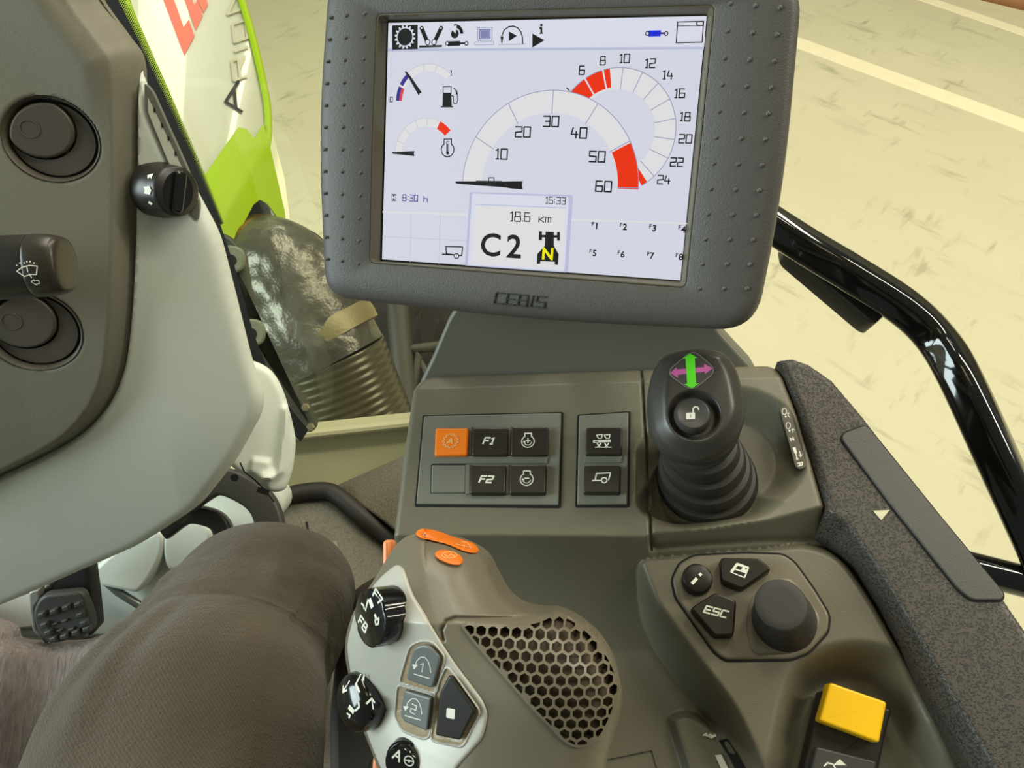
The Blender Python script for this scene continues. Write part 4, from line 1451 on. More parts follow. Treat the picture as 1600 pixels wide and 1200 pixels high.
    m.stroke([X(702 + 12 * math.cos(a / 12 * 6.283), 867 + 5 * math.sin(a / 12 * 6.283)) for a in range(13)], 0.9 * k, 0.0031, 1)
    m.stroke([X(694, 866), X(700, 870), X(705, 865), X(711, 870)], 0.9 * k, 0.0031, 1)
    m.drape(hf)
    m.build('round_key', [ORANGE, INK_DIM], grip)['label'] = 'small orange oval key'
    # orange trigger behind the grip
    m = MB()
    m.prism(rounded(GF.pl([(597, 845), (609, 842), (612, 880), (612, 930), (600, 930), (597, 890)], -0.05), 0.002, 3), -0.062, -0.05, 0.002, 3, 0)
    m.build('trigger', [SALMON], grip)['label'] = 'orange trigger behind the grip'
    m = MB()
    m.prism(rounded(GF.pl([(585, 1170), (640, 1170), (640, 1260), (578, 1260), (581, 1190)], -0.055), 0.002, 3), -0.066, -0.055, 0.002, 3, 0)
    m.build('trigger', [SALMON], grip)['label'] = 'orange trigger near the grip foot'

    # knobs -----------------------------------------------------------
    def knob(name, cx, cy, n, R, prof, notches, marks, aspect=0.0):
        q = on(cx, cy, 0.0)
        wpos = GF.world((*q, float(hG0(np.array([q[0]]), np.array([q[1]]))[0])))
        fr = Frame(wpos, cam_dir((0.5, -0.85, 0.1)), cam_dir(n))
        M = Matrix(GF.M()).inverted() @ fr.M()
        m = MB()
        N = 72
        rings = []
        for r, h in prof:
            ring = []
            for i in range(N):
                a = 2 * math.pi * i / N
                f = 1.0
                if notches and r > 0.3: f = 1 - 0.07 * math.exp(-(((a % (math.pi / 2)) - math.pi / 4) / 0.13) ** 2)
                ring.append((R * r * f * math.cos(a), R * r * f * math.sin(a), h))
            rings.append(ring)
        m.loft(rings)
        marks(m, fr, prof[-1][1] + 0.0001)
        m.build(name, [BLACK_GLOSS, INK], grip, M, angle=35)

    def marks1(m, fr, h):
        X = lambda x, y: fr.px(x, y, h)
        s = fr.scale(582, 962, h)
        d = np.subtract(X(576, 988), X(562, 966)); rot = math.atan2(d[1], d[0])
        m.glyphs('F8', X(567, 975), 7.6 * s, 1.8 * s, h, 1, W=5.6 * s, rot=rot)
        m.glyphs('F7', X(590, 933), 7.6 * s, 1.8 * s, h, 1, W=5.6 * s, rot=rot)
        m.stroke([X(571, 954), X(575, 937)], 1.8 * s, h, 1); m.stroke([X(565, 943), X(568, 946), X(569, 951)], 2 * s, h, 1)
        m.stroke([X(578, 938), X(581, 947)], 5 * s, h, 1)
        m.stroke([X(586, 961), X(588, 968)], 3 * s, h, 1); m.stroke([X(586, 969), X(592, 966), X(591, 975), X(587, 976)], 1.8 * s, h, 1, True)
    Rk = 0.0145
    knob('rotary_knob', 600, 962, (-0.72, -0.06, -0.69), 0.0138, [(1.0, -0.012), (1.0, 0.006), (0.985, 0.0074), (0.93, 0.0080), (0.9, 0.0081), (0.001, 0.0082)], True, marks1)

    def marks2(m, fr, h):
        X = lambda x, y: fr.px(x, y, h - 0.0012)
        s = fr.scale(553, 1088, h)
        i0 = len(m.v); hh = 0.0
        wd = 1.7 * s
        m.stroke([X(543, 1065), X(537, 1080)], wd, hh, 1); m.stroke([X(536, 1072), X(537, 1081), X(543, 1078)], wd, hh, 1)
        m.stroke([X(552, 1057), X(552, 1070), X(558, 1082)], wd, hh, 1); m.stroke([X(557, 1058), X(556, 1066)], wd, hh, 1)
        m.stroke([X(549, 1105), X(553, 1111)], 4.5 * s, hh, 1); m.stroke([X(545, 1114), X(549, 1117), X(547, 1121)], wd, hh, 1); m.stroke([X(559, 1098), X(560, 1105), X(556, 1110)], wd, hh, 1)
        m.stroke([X(569, 1097), X(571, 1111)], wd, hh, 1); m.stroke([X(566, 1101), X(569, 1095), X(573, 1101)], wd, hh, 1)
        for i in range(i0, len(m.v)):
            x, y, z = m.v[i]
            q = min(0.999, math.hypot(x, y) / (0.97 * 0.0146))
            m.v[i] = (x, y, 0.007 + 0.006 * math.sqrt(1 - q * q) + 0.00025)
    dome = [(1.02, -0.012), (1.0, 0.0055), (0.97, 0.007)] + [(0.97 * math.cos(t), 0.007 + 0.006 * math.sin(t)) for t in (0.2, 0.45, 0.75, 1.05, 1.3, 1.5)] + [(0.001, 0.0131)]
    knob('rotary_knob', 574, 1092, (-0.7, -0.05, -0.7), 0.0146, dome, False, marks2)

    def marks3(m, fr, h):
        X = lambda x, y: fr.px(x, y, h)
        s = fr.scale(630, 1180, h)
        d = np.subtract(X(640, 1190), X(620, 1178)); rot = math.atan2(d[1], d[0])
        m.glyphs('A', X(621, 1180), 15 * s, 2.6 * s, h, 1, W=11 * s, rot=rot)
        c = X(639, 1189)
        m.arc(c, 7 * s, 0, 360, 1.8 * s, h, 1, 20); m.stroke([X(632, 1187), X(646, 1190)], 1.6 * s, h, 1); m.disc(c, 2.2 * s, h, 1, 10)
    knob('steering_key', 635, 1188, (-0.3, 0.05, -0.95), 0.0092, [(1.12, -0.004), (1.1, 0.0012), (1.0, 0.0014), (0.98, 0.0042), (0.9, 0.0052), (0.6, 0.0054), (0.001, 0.0055)], False, marks3)
    # stalk down into the console
    m = MB()
    a = np.array([*GF.px(770, 1090, -0.06), -0.055])
    b = GF.R @ (KF.world((*KF.px(800, 1140, -0.045), -0.05)) - GF.o)
    m.tube([a, a * 0.6 + b * 0.4, b], [0.026, 0.022, 0.028], 24)
    m.build('lever_stalk', [RUBBER], grip)


build_grip()
# ------------------------------------------------------------------ dashboard
LIGHT = mat('pale_grey_green_plastic', (204, 210, 199), 0.5, grain=0.15, grain_scale=800)
POD = mat('taupe_dash_plastic', (116, 113, 98), 0.55, grain=0.2, grain_scale=900)
VENT = mat('vent_brown_plastic', (72, 66, 56), 0.5, grain=0.1)
DF = Frame(P(200, 450, 0.62), cam_dir((0.99, 0.02, 0.1)), cam_dir((0.12, 0.36, -0.92)))
dash = thing('dashboard', 'pale grey steering column housing with taupe insert and two round air vents', 'dashboard', DF)
def hD(U, V):
    u = U - DF.px(230, 400)[0]
    h = -1.0 * np.maximum(u, 0) ** 2 - 0.05 * np.maximum(u, 0)
    v = V - DF.px(230, 640)[1]
    h = h - 0.9 * np.minimum(v, 0) ** 2
    return h


DON = lambda pts, off: [DF.on(x, y, hD, off) for x, y in pts]
shell_out = ccw(rounded(DON([(100, -160), (150, -10), (213, 92), (244, 160), (283, 250), (345, 364), (372, 470), (394, 560), (414, 618), (410, 645), (372, 715), (316, 786), (225, 846), (125, 890), (0, 944), (-160, 1010), (-300, 700), (-300, -160)], -0.012), 0.012, 4))
pod_out = ccw(smooth_closed(DON([(-260, -150), (0, -150), (118, -60), (150, 0), (190, 55), (214, 95), (216, 180), (215, 300), (212, 400), (206, 500), (194, 580), (165, 640), (110, 690), (0, 744), (-140, 800), (-270, 600), (-280, 200)], -0.008), 5))
RD = [DF.px(x, y, 0.02) for x, y in ((20, -60), (110, 40), (185, 118), (194, 150), (194, 300), (191, 400), (184, 500), (168, 570), (130, 630))]
BACK = [(-0.6, 0.6)]


def build_dash():
    def hs(U, V):
        e = np.clip(-sdf(shell_out, U, V), 0, 0.012) / 0.012
        return hD(U, V) - 0.03 * sstep(-sdf(pod_out, U, V), -0.003, 0.006) - 0.012 * (1 - np.sqrt(np.clip(1 - (1 - e) ** 2, 0, 1)))
    heightfield('column_shell', shell_out, hs, 0.0022, 0.12, [LIGHT], dash, lean=DF.lean(200, 620))
    v1 = DF.px(76, 219, 0.02); v2 = DF.px(48, 520, 0.02)
    k = DF.scale(76, 219, 0.02)
    rad = (79 * k, 86 * k)

    def hp(U, V):
        d = np.clip(-sdf(pod_out, U, V), 0, 1)
        h = hD(U, V) - 0.008 + 0.024 * sstep(d, 0, 0.011)
        # the visor ridge at the top: beyond it the surface drops away
        a = DF.px(20, -60, 0.02); b = DF.px(190, 118, 0.02)
        nx, ny = -(b[1] - a[1]), b[0] - a[0]
        L = math.hypot(nx, ny)
        q = ((U - a[0]) * nx + (V - a[1]) * ny) / L
        h = h + np.where(q < 0, 0.007 * np.exp(-(q / 0.03) ** 2), 0.007 - 0.3 * np.clip(q, 0, 0.03)) * sstep(d, 0.004, 0.03)
        for c, r in ((v1, rad[0]), (v2, rad[1])):
            rr = np.hypot(U - c[0], (V - c[1]) * 1.12)
            h = h - 0.012 * (1 - sstep(rr, r * 0.86, r * 1.0))
        return h
    heightfield('taupe_insert', pod_out, hp, 0.0018, 0.02, [POD], dash)
    base = 0.016
    for c, r, tilt in ((v1, rad[0], 0.5), (v2, rad[1], 0.55)):
        fl = MB()
        ay = 0.89
        fl.lathe([(r * 0.98, base - 0.004), (r * 0.97, base + 0.0006), (r * 0.93, base - 0.001), (r * 0.89, base - 0.006), (r * 0.88, base - 0.007)], c, 56, 0, 1, ay, caps=False)
        hd = float(hD(np.array([c[0]]), np.array([c[1]]))[0])
        fl.v = [(x, y, z + hd) for x, y, z in fl.v]
        vent = fl.build('air_vent', [VENT], dash)
        gm = MB()
        gm.lathe([(r * 0.9, base - 0.0065 + hd), (0.001, base - 0.0065 + hd)], c, 48, 0, 1, ay, caps=False)
        gm.build('vent_gap', [GROOVE], vent)
        # round flap and the crescent below it
        q = (c[0] - r * 0.16 * math.cos(tilt) , c[1] + r * 0.16 * math.sin(tilt))
        rf = r * 0.84
        disc = [(c[0] + rf * math.cos(2 * math.pi * i / 64), c[1] + ay * rf * math.sin(2 * math.pi * i / 64)) for i in range(64)]
        fc = (c[0] - r * 0.22, c[1] + ay * r * 0.24); R2_ = r * 0.68
        big = [p for p in disc if math.hypot(p[0] - fc[0], (p[1] - fc[1]) / ay) < R2_]
        # arc of the flap edge between the two crossings
        ang = sorted(((math.atan2((p[1] - fc[1]) / ay, p[0] - fc[0])), p) for p in disc if math.hypot(p[0] - fc[0], (p[1] - fc[1]) / ay) >= R2_)
        a0, a1 = ang[0][0], ang[-1][0]
        arc = [(fc[0] + R2_ * math.cos(a0 + (a1 - a0) * i / 20), fc[1] + ay * R2_ * math.sin(a0 + (a1 - a0) * i / 20)) for i in range(21)]
        cres = [p for _, p in ang]
        flap = [p for p in disc if math.hypot(p[0] - fc[0], (p[1] - fc[1]) / ay) < R2_ - 1e-6]
        # order the flap outline around its centre
        fl_all = sorted(flap + arc, key=lambda p: math.atan2(p[1] - fc[1], p[0] - fc[0]))
        m = MB()
        m.prism(fl_all, base - 0.012 + hd, base - 0.001 + hd, 0.002, 3, 0)
        dc = (c[0] - r * 0.40, c[1] + ay * r * 0.22)
        m.lathe([(r * 0.21, base - 0.0009 + hd), (r * 0.205, base - 0.0006 + hd), (r * 0.19, base - 0.0006 + hd), (r * 0.185, base - 0.0009 + hd)], dc, 30, 0, 1, ay, caps=False)
        m.build('vent_flap', [VENT], vent)
        arc2 = [(fc[0] + (R2_ + r * 0.045) * math.cos(a0 + (a1 - a0) * (i / 20)), fc[1] + ay * (R2_ + r * 0.045) * math.sin(a0 + (a1 - a0) * (i / 20))) for i in range(21)]
        m = MB()
        cr = cres + arc2[::-1]
        m.prism(cr, base - 0.012 + hd, base - 0.004 + hd, 0.0, 3, 0)
        m.build('vent_shutter', [VENT], vent)
    # label strip and rotary switch on the flank
    on = lambda x, y: DF.on(x, y, hD, 0.001)
    m = MB()
    st = [on(*q) for q in ((225, 128), (238, 142), (262, 196), (292, 262), (312, 318), (310, 346), (300, 338), (262, 255), (227, 172))]
    m.prism(rounded(st, 0.003, 3), -0.004, 0.0012, 0.0004, 2, 0)
    m.poly([on(231, 152), on(238, 165), on(285, 262), on(302, 312), on(296, 314), on(262, 250), on(232, 176)], 0.0014, 1)
    for x, y in ((240, 168), (252, 192), (262, 212), (273, 236), (287, 262)):
        m.poly([on(x, y), on(x + 3, y + 1), on(x + 4, y + 7), on(x + 1, y + 8)], 0.0018, 2)
    m.drape(hD)
    m.build('label_strip', [mat('strip_grey', (104, 106, 96), 0.45), mat('strip_pale', (196, 200, 184), 0.5), GROOVE], dash, recalc=False)
    q = DF.on(250, 297, hD, 0)
    fr = Frame(DF.world((*q, float(hD(np.array([q[0]]), np.array([q[1]]))[0]) - 0.002)), cam_dir((0.4, 0.0, 0.6)), cam_dir((0.84, 0.2, -0.5)))
    M = DF.M().inverted() @ fr.M()
    m = MB()
    R = 0.0208
    prof = [(1.02, -0.008), (1.02, 0.006), (0.97, 0.009), (0.93, 0.018), (0.9, 0.0205), (0.84, 0.0215)]
    m.lathe([(R * r, h) for r, h in prof], (0, 0), 48, 0)
    # scooped finger grip
    sc = [(R * 0.62 * math.cos(2 * math.pi * i / 32), R * 0.74 * math.sin(2 * math.pi * i / 32)) for i in range(32)]
    m.prism(sc, 0.018, 0.0217, 0.0, 2, 1)
    m.prism(rounded([(-0.005, -0.016), (0.005, -0.016), (0.005, 0.016), (-0.005, 0.016)], 0.004, 4), 0.018, 0.0250, 0.002, 3, 1)
    m.build('rotary_switch', [BLACK, BLACK_GLOSS], dash, M)
    m = MB()
    # printed symbols round the rim of the switch, bent onto the cylinder
    for a, kind in ((2.75, 0), (3.3, 1), (3.8, 2)):
        pts = {0: [(-.0035, 0), (-.001, .003), (.001, .001), (.003, .003), (.0025, -.002), (-.001, -.001)], 1: [(-.004, .003), (.003, .0035), (.0055, 0), (.003, -.003), (-.004, -.002)], 2: [(-.003, 0), (0, .0018), (.003, 0), (0, -.0018)]}[kind]
        vv = []
        for x, y in pts:
            t = a + y / R
            vv.append((R * 0.972 * math.cos(t), R * 0.972 * math.sin(t), 0.0130 + x))
        m.add(vv, [tuple(range(len(vv)))])
    m.build('switch_symbols', [INK], dash, M, recalc=False)


build_dash()

# trim piece below the dash with a rib and a pocket
LF = Frame(P(400, 700, 0.80), cam_dir((0.97, 0.05, 0.2)), cam_dir((0.25, 0.1, -0.95)))
trim = thing('lower_trim', 'pale grey-green moulded trim below the column housing beside the exhaust', 'trim panel', LF)


def build_trim():
    out = ccw(rounded(LF.pl([(330, 556), (398, 564), (424, 578), (440, 604), (452, 640), (463, 690), (458, 735), (446, 770), (420, 772), (390, 752), (365, 735), (330, 700), (320, 620)]), 0.01, 4))
    rib = [LF.px(x, y) for x, y in ((448, 640), (444, 680), (436, 735), (428, 742), (412, 742))]
    pk = ccw(LF.pl([(392, 712), (424, 716), (432, 748), (420, 764), (398, 744), (386, 736)]))

    def h(U, V):
        e = np.clip(-sdf(out, U, V), 0, 0.007) / 0.007
        r = -0.007 * (1 - np.sqrt(np.clip(1 - (1 - e) ** 2, 0, 1)))
        r = r + 0.008 * np.exp(-(line_dist(rib, U, V) / 0.004) ** 2)
        return r + 0.006 * sstep(-sdf(pk, U, V), 0, 0.004)
    heightfield('trim_shell', out, h, 0.0022, 0.05, [LIGHT], trim, lean=LF.lean(330, 660))
    m = MB()
    m.stroke([LF.px(*q, 0.0) for q in ((376, 722), (382, 736), (398, 748), (414, 764), (428, 782))], 0.0016, 0.004)
    m.stroke([LF.px(*q, 0.0) for q in ((405, 764), (418, 768))], 0.006, 0.0042)
    m.disc(LF.px(367, 745, 0.0), 0.004, 0.004)
    m.build('trim_gap', [GROOVE], trim, recalc=False)


build_trim()

# ------------------------------------------------------------------ wiper stalk
SF = Frame(P(43, 412, 0.45), cam_dir((0.985, -0.07, 0.12)), cam_dir((0.05, 0.1, -0.97)))
stalk = thing('wiper_stalk', 'black wiper stalk with a white washer symbol, reaching over the lower air vent', 'stalk', SF)


def build_stalk():
    k = SF.scale(43, 412)
    sec = lambda s, sy=1.0: [(s * 50 * k * sy * math.copysign(abs(math.cos(t)) ** 0.8, math.cos(t)), s * 46 * k * math.copysign(abs(math.sin(t)) ** 0.8, math.sin(t))) for t in [2 * math.pi * i / 40 for i in range(40)]]
    m = MB()
    m.loft([[(x * k, v - 0.0016 + (0.0008 if x < -100 else 0), h) for v, h in sec(s)] for x, s in ((-330, 1.06), (-120, 1.04), (-40, 1.02), (10, 1.0), (14, 0.99))])
    m.tube([np.array((-310 * k, 0, 0.0)), np.array((-330 * k, 0, -0.05)), np.array((-340 * k, 0, -0.15))], 0.019, 24)
    m.build('stalk_body', [BLACK], stalk)
    m = MB()
    m.loft([[(x * k, v - 0.0016, h) for v, h in sec(s)] for x, s in ((13, 0.965), (16, 1.0), (20, 1.01), (40, 0.98), (52, 0.93), (58, 0.88), (61, 0.78), (62, 0.6))])
    m.build('end_cap', [mat('stalk_cap_plastic', (50, 45, 38), 0.35)], stalk)
    m = MB()
    H = 46 * k
    X = lambda x, y: SF.px(x, y, H * 0.97)
    w = 1.6 * k
    m.stroke([X(*q) for q in ((28, 424), (36, 418), (48, 415), (60, 416), (58, 429), (49, 429), (39, 432), (28, 424))], w, 0)
    for q in ((28, 415), (33, 411), (40, 411), (44, 409), (49, 409), (55, 411)): m.disc(X(*q), 1.2 * k, 0, 0, 8)
    m.stroke([X(44, 418), X(45, 425)], w, 0); m.stroke([X(47, 428), X(50, 434)], w, 0)
    m.stroke([X(*q) for q in ((48, 440), (53, 437), (53, 439), (60, 438), (60, 443), (54, 444), (55, 446), (48, 440))], 1.3 * k, 0)
    rv = 50 * k * 1.0
    m.v = [(x, y, H * 1.02 * math.sqrt(max(0, 1 - abs((y + 0.0016) / rv) ** 2.5)) ** 0.8 + 0.0004) for x, y, _ in m.v]
    m.build('washer_symbol', [INK], stalk, recalc=False)


build_stalk()

# ------------------------------------------------------------------ windscreen
WF = Frame(P(300, 250, 0.9), cam_dir((1, 0, 0.1)), cam_dir((0.1, 0.2, -0.97)))


def glass_mat():
    m = bpy.data.materials.new('clear_glass'); m.use_nodes = True
    nt = m.node_tree; nt.nodes.clear()
    o = nt.nodes.new('ShaderNodeOutputMaterial'); mx = nt.nodes.new('ShaderNodeMixShader')
    t = nt.nodes.new('ShaderNodeBsdfTransparent'); g = nt.nodes.new('ShaderNodeBsdfGlossy')
    t.inputs[0].default_value = (0.97, 0.985, 0.95, 1); g.inputs['Roughness'].default_value = 0.02
    mx.inputs[0].default_value = 0.03
    nt.links.new(t.outputs[0], mx.inputs[1]); nt.links.new(g.outputs[0], mx.inputs[2]); nt.links.new(mx.outputs[0], o.inputs[0])
    return m


def build_glass():
    m = MB()
    g = WF.pl([(60, -300), (790, -300), (790, 640), (640, 655), (482, 672), (440, 620), (396, 565), (350, 380), (215, 92), (150, 0)])
    m.prism(g, -0.005, 0.0)
    pane = struct(m.build('window_1', [glass_mat()], None, WF.M()))
    m = MB()
    m.poly(WF.pl([(100, -40), (166, -40), (184, 0), (212, 55), (237, 108), (298, 240), (345, 352), (368, 420), (396, 520), (420, 580), (440, 620), (482, 672), (470, 690), (380, 600), (300, 400), (180, 60)]), 0.0006)
    k = WF.scale(250, 150)
    a = np.array(WF.px(176, -30)); b = np.array(WF.px(345, 352))
    e = b - a; L = np.linalg.norm(e); e /= L; nrm = np.array((-e[1], e[0]))
    if nrm[0] < 0: nrm = -nrm
    edge = smooth_open([np.array(WF.px(*q)) for q in ((166, -40), (184, 0), (212, 55), (237, 108), (298, 240), (345, 352))], 20)
    edge = np.array(edge)
    seg = np.linalg.norm(np.diff(edge, axis=0), axis=1); cum = np.concatenate(([0], np.cumsum(seg)))
    n = int(cum[-1] / (3.4 * k))
    for r, (off, rad) in enumerate(((0.5, 1.75), (3.6, 1.6), (6.6, 1.4), (9.4, 1.15), (12.0, 0.9), (14.4, 0.65))):
        for i in range(n):
            s = (i + 0.5 * (r % 2)) * 3.4 * k
            if s > cum[-1]: continue
            f = 1.0 - 0.55 * s / cum[-1]
            q = np.array((np.interp(s, cum, edge[:, 0]), np.interp(s, cum, edge[:, 1]))) + nrm * off * k * f
            m.disc(tuple(q), rad * k, 0.0006, 0, 6)
    m.build('printed_border', [GROOVE], pane, recalc=False)['label'] = 'black dotted border of the windscreen'


build_glass()

# ------------------------------------------------------------------ bonnet outside
HF_ = Frame(P(340, 180, 1.5), cam_dir((0.93, 0.1, 0.3)), cam_dir((0.3, -0.25, -0.92)))
hood = thing('tractor_hood', 'white and lime green engine bonnet with red lettering beyond the windscreen', 'bonnet', HF_)
WHITE = mat('white_paint', (180, 179, 158), 0.25, coat=0.4)
LIME = mat('lime_green_paint', (150, 180, 0), 0.4, spec=0.2)


def build_hood():
    hc = HF_.px(360, 100)[0]

    def hh(U, V): return -0.9 * np.maximum(U - hc, 0) ** 2 * 3 - 0.1 * (U - hc) ** 2
    # white upper panel
    out = ccw(HF_.pl([(60, -260), (340, -260), (362, -60), (374, 0), (392, 60), (408, 130), (414, 180), (410, 205), (398, 224), (385, 210), (373, 208), (322, 283), (230, 200), (60, -100)]))
    heightfield('side_panel', out, hh, 0.006, 0.25, [WHITE], hood, lean=HF_.lean(250, 150))
    g = ccw(HF_.pl([(230, 180), (322, 281), (373, 206), (386, 208), (398, 221), (411, 196), (418, 212), (432, 262), (446, 310), (453, 356), (446, 345), (432, 322), (418, 310), (406, 308), (396, 318), (367, 377), (345, 368), (240, 260)]))

    def hg(U, V):
        a = HF_.px(345, 360); b = HF_.px(400, 258)
        nx, ny = -(b[1] - a[1]), b[0] - a[0]
        q = ((U - a[0]) * nx + (V - a[1]) * ny) / math.hypot(nx, ny)
        return hh(U, V) + 0.02 - 0.8 * np.maximum(-q, 0) * 0.4
    heightfield('green_lower_panel', g, hg, 0.004, 0.08, [LIME], hood, lean=HF_.lean(330, 250))['label'] = 'lime green lower edge of the bonnet'
    m = MB()
    p = [np.array([*HF_.px(x, y), 0.0]) for x, y in ((350, -120), (364, -50), (377, 0), (395, 60), (412, 130), (418, 165), (419, 205), (411, 250))]
    for q in p: q[2] = float(hh(np.array([q[0]]), np.array([q[1]]))[0]) + 0.006
    m.tube(smooth_open(p, 5), 0.0075, 10)
    m.build('green_edge_trim', [LIME], hood)
    edge = [(150, -160), (196, -20), (214, 30), (240, 90), (262, 138), (290, 205), (322, 281)]
    m = MB()
    m.loft([[(*HF_.px(x - 40, y), -0.03) for x, y in edge], [(*HF_.px(x - 40, y), 0.012) for x, y in edge], [(*HF_.px(x - 3, y), 0.012) for x, y in edge], [(*HF_.px(x, y), 0.006) for x, y in edge], [(*HF_.px(x, y), -0.03) for x, y in edge]], 0, False, False, False)
    m.build('green_edge_trim', [LIME], hood)
    m = MB()
    m.loft([[(*HF_.px(x, y), z) for x, y in ((408, 120), (426, 180), (446, 255), (454, 315), (453, 350), (440, 300), (425, 240), (412, 190))] for z in (-0.25, -0.06)])
    m.build('headlamp_cover', [mat('milky_cover', (226, 222, 190), 0.2, coat=0.3)], hood)
    m = MB()
    X = lambda x, y: HF_.px(x, y, 0.0)
    for poly in ([(251, -12), (288, 87), (304, 56), (295, 31), (287, 43), (268, -12)], [(284, -12), (306, 48), (317, 24), (308, 0), (304, 9), (297, -12)], [(303, -12), (318, 21), (325, 8), (320, -12)]):
        m.poly([X(*q) for q in poly], 0.002, 0)
    k = HF_.scale(370, 100)
    d = np.subtract(X(364, 40), X(376, 150)); rot = math.atan2(d[1], d[0])
    m.glyphs('A', X(364, 156), 23 * k, 5.0 * k, 0.004, 1, W=54 * k, slant=-0.5, rot=rot)
    for t, x, y, ww in (('R', 374, 108, 36), ('I', 377, 78, 10), ('O', 375, 50, 34), ('N', 364, 6, 36)):
        m.glyphs(t, X(x, y), 21 * k, 4.2 * k, 0.004, 2, W=ww * k, slant=-0.5, rot=rot)
    m.drape(hh)
    m.build('side_lettering', [mat('red_lettering', (222, 84, 56), 0.4), GROOVE, mat('grey_lettering', (170, 164, 136), 0.3)], hood, recalc=False)
    # black panel standing for the shade in the opening under the bonnet edge
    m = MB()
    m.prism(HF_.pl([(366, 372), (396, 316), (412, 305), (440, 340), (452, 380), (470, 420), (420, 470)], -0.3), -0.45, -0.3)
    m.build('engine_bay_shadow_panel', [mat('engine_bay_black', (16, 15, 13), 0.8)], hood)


build_hood()

# ------------------------------------------------------------------ exhaust
def exhaust_metal(name, rgb, rough, foil=0.5, sc=60):
    m = mat(name, rgb, rough, metal=0.55, var=0.3, var_scale=12)
    nt = m.node_tree; b = nt.nodes['Principled BSDF']
    tc = nt.nodes.new('ShaderNodeTexCoord')
    n = nt.nodes.new('ShaderNodeTexNoise'); n.inputs['Scale'].default_value = 16; n.inputs['Detail'].default_value = 1.5
    v = nt.nodes.new('ShaderNodeTexVoronoi'); v.inputs['Scale'].default_value = 190
    ad = nt.nodes.new('ShaderNodeMath'); ad.operation = 'MULTIPLY_ADD'; ad.inputs[1].default_value = 0.02
    bp = nt.nodes.new('ShaderNodeBump'); bp.inputs['Strength'].default_value = foil; bp.inputs['Distance'].default_value = 0.03
    nt.links.new(tc.outputs['Object'], n.inputs['Vector']); nt.links.new(tc.outputs['Object'], v.inputs['Vector'])
    nt.links.new(v.outputs['Distance'], ad.inputs[0]); nt.links.new(n.outputs['Fac'], ad.inputs[2])
    nt.links.new(ad.outputs[0], bp.inputs['Height']); nt.links.new(bp.outputs['Normal'], b.inputs['Normal'])
    return m


exo = P(500, 520, 1.35)
exh = thing('exhaust_pipe', 'foil-wrapped silver exhaust pipe with corrugated lower end outside the windscreen', 'exhaust pipe', loc=exo)


def build_exhaust():
    W_ = lambda x, y, d: P(x, y, d + 0.17) - exo
    k = 1.52 / 1200
    m = MB()
    path = smooth_open([W_(345, 400, 1.40), W_(380, 398, 1.375), W_(424, 410, 1.345), W_(462, 450, 1.33), W_(494, 518, 1.335), W_(520, 565, 1.345)], 8)
    n = len(path)
    rad = np.interp(np.linspace(0, 1, n), [0, 0.25, 0.45, 0.75, 1], [52 * k, 62 * k, 76 * k, 88 * k, 87 * k])
    m.tube(path, list(rad), 40)
    m.build('heat_shield', [exhaust_metal('foil_metal', (94, 91, 78), 0.32, 0.6)], exh)
    m = MB()
    a, b = W_(516, 556, 1.345), W_(580, 700, 1.40)
    pts = []; rr = []
    for i in range(91):
        t = i / 90
        pts.append(a * (1 - t) + b * t); rr.append((88 - 5 * t) * k * (1 + 0.007 * math.sin(2 * math.pi * t * 14)))
    m.tube(pts, rr, 40)
    m.build('corrugated_sleeve', [exhaust_metal('corrugated_metal', (88, 83, 64), 0.34, 0.05)], exh)
    m = MB()
    p0, p1 = W_(396, 401, 1.366), W_(411, 406, 1.355)
    for t in (0, 0.5, 1.0):
        q = p0 * (1 - t) + p1 * t; e = (p1 - p0) / np.linalg.norm(p1 - p0)
        r = (63 + 4 * t) * k
        m.tube([q - e * 0.006, q - e * 0.004, q + e * 0.004, q + e * 0.006], [r * 0.98, r * 1.06, r * 1.06, r * 0.98], 36)
    m.build('band_clamp', [mat('brass_clamp', (150, 112, 66), 0.3, metal=0.9)], exh)
    m = MB()
    c0, c1 = W_(496, 512, 1.34), W_(512, 538, 1.345)
    e = (c1 - c0) / np.linalg.norm(c1 - c0)
    r = 89 * k
    m.tube([c0 - e * 0.002, c0, c0 + (c1 - c0) * 0.5, c1, c1 + e * 0.002], [r * 0.95, r * 1.015, r * 1.03, r * 1.015, r * 0.95], 48)
    m.build('wrapped_strap', [mat('strap_metal', (132, 122, 84), 0.45, metal=0.4, grain=1.0, grain_scale=160)], exh)


build_exhaust()

# bracket strip along the cab corner, with pads and bolts
BF = Frame(P(420, 520, 1.15), cam_dir((1, 0, 0.15)), cam_dir((0.15, 0.1, -0.97)))
brk = thing('exhaust_bracket', 'dark mounting strip with pale washers and bolts between glass edge and exhaust', 'bracket', BF)
m = MB()
m.prism(rounded(BF.pl([(340, 360), (360, 370), (380, 392), (390, 460), (402, 530), (424, 568), (460, 606), (482, 636), (496, 668), (484, 678), (462, 664), (420, 600), (392, 560), (356, 440)]), 0.012, 4), -0.03, 0.0, 0.004, 2, 0)
m.build('strip', [mat('bracket_grey', (58, 58, 50), 0.5)], brk)
for x, y in ((366, 405), (398, 520)):
    m = MB()
    m.prism(smooth_closed(BF.pl([(x - 18, y - 18), (x + 4, y - 20), (x + 15, y - 8), (x + 13, y + 14), (x - 4, y + 22), (x - 18, y + 18)], 0.01), 4), 0.0, 0.01, 0.003, 2, 0)
    m.disc(BF.px(x - 6, y + 2, 0.01), 0.009, 0.0103, 1, 12)
    m.build('washer', [mat('washer_grey_green', (120, 124, 104), 0.5), GROOVE], brk)
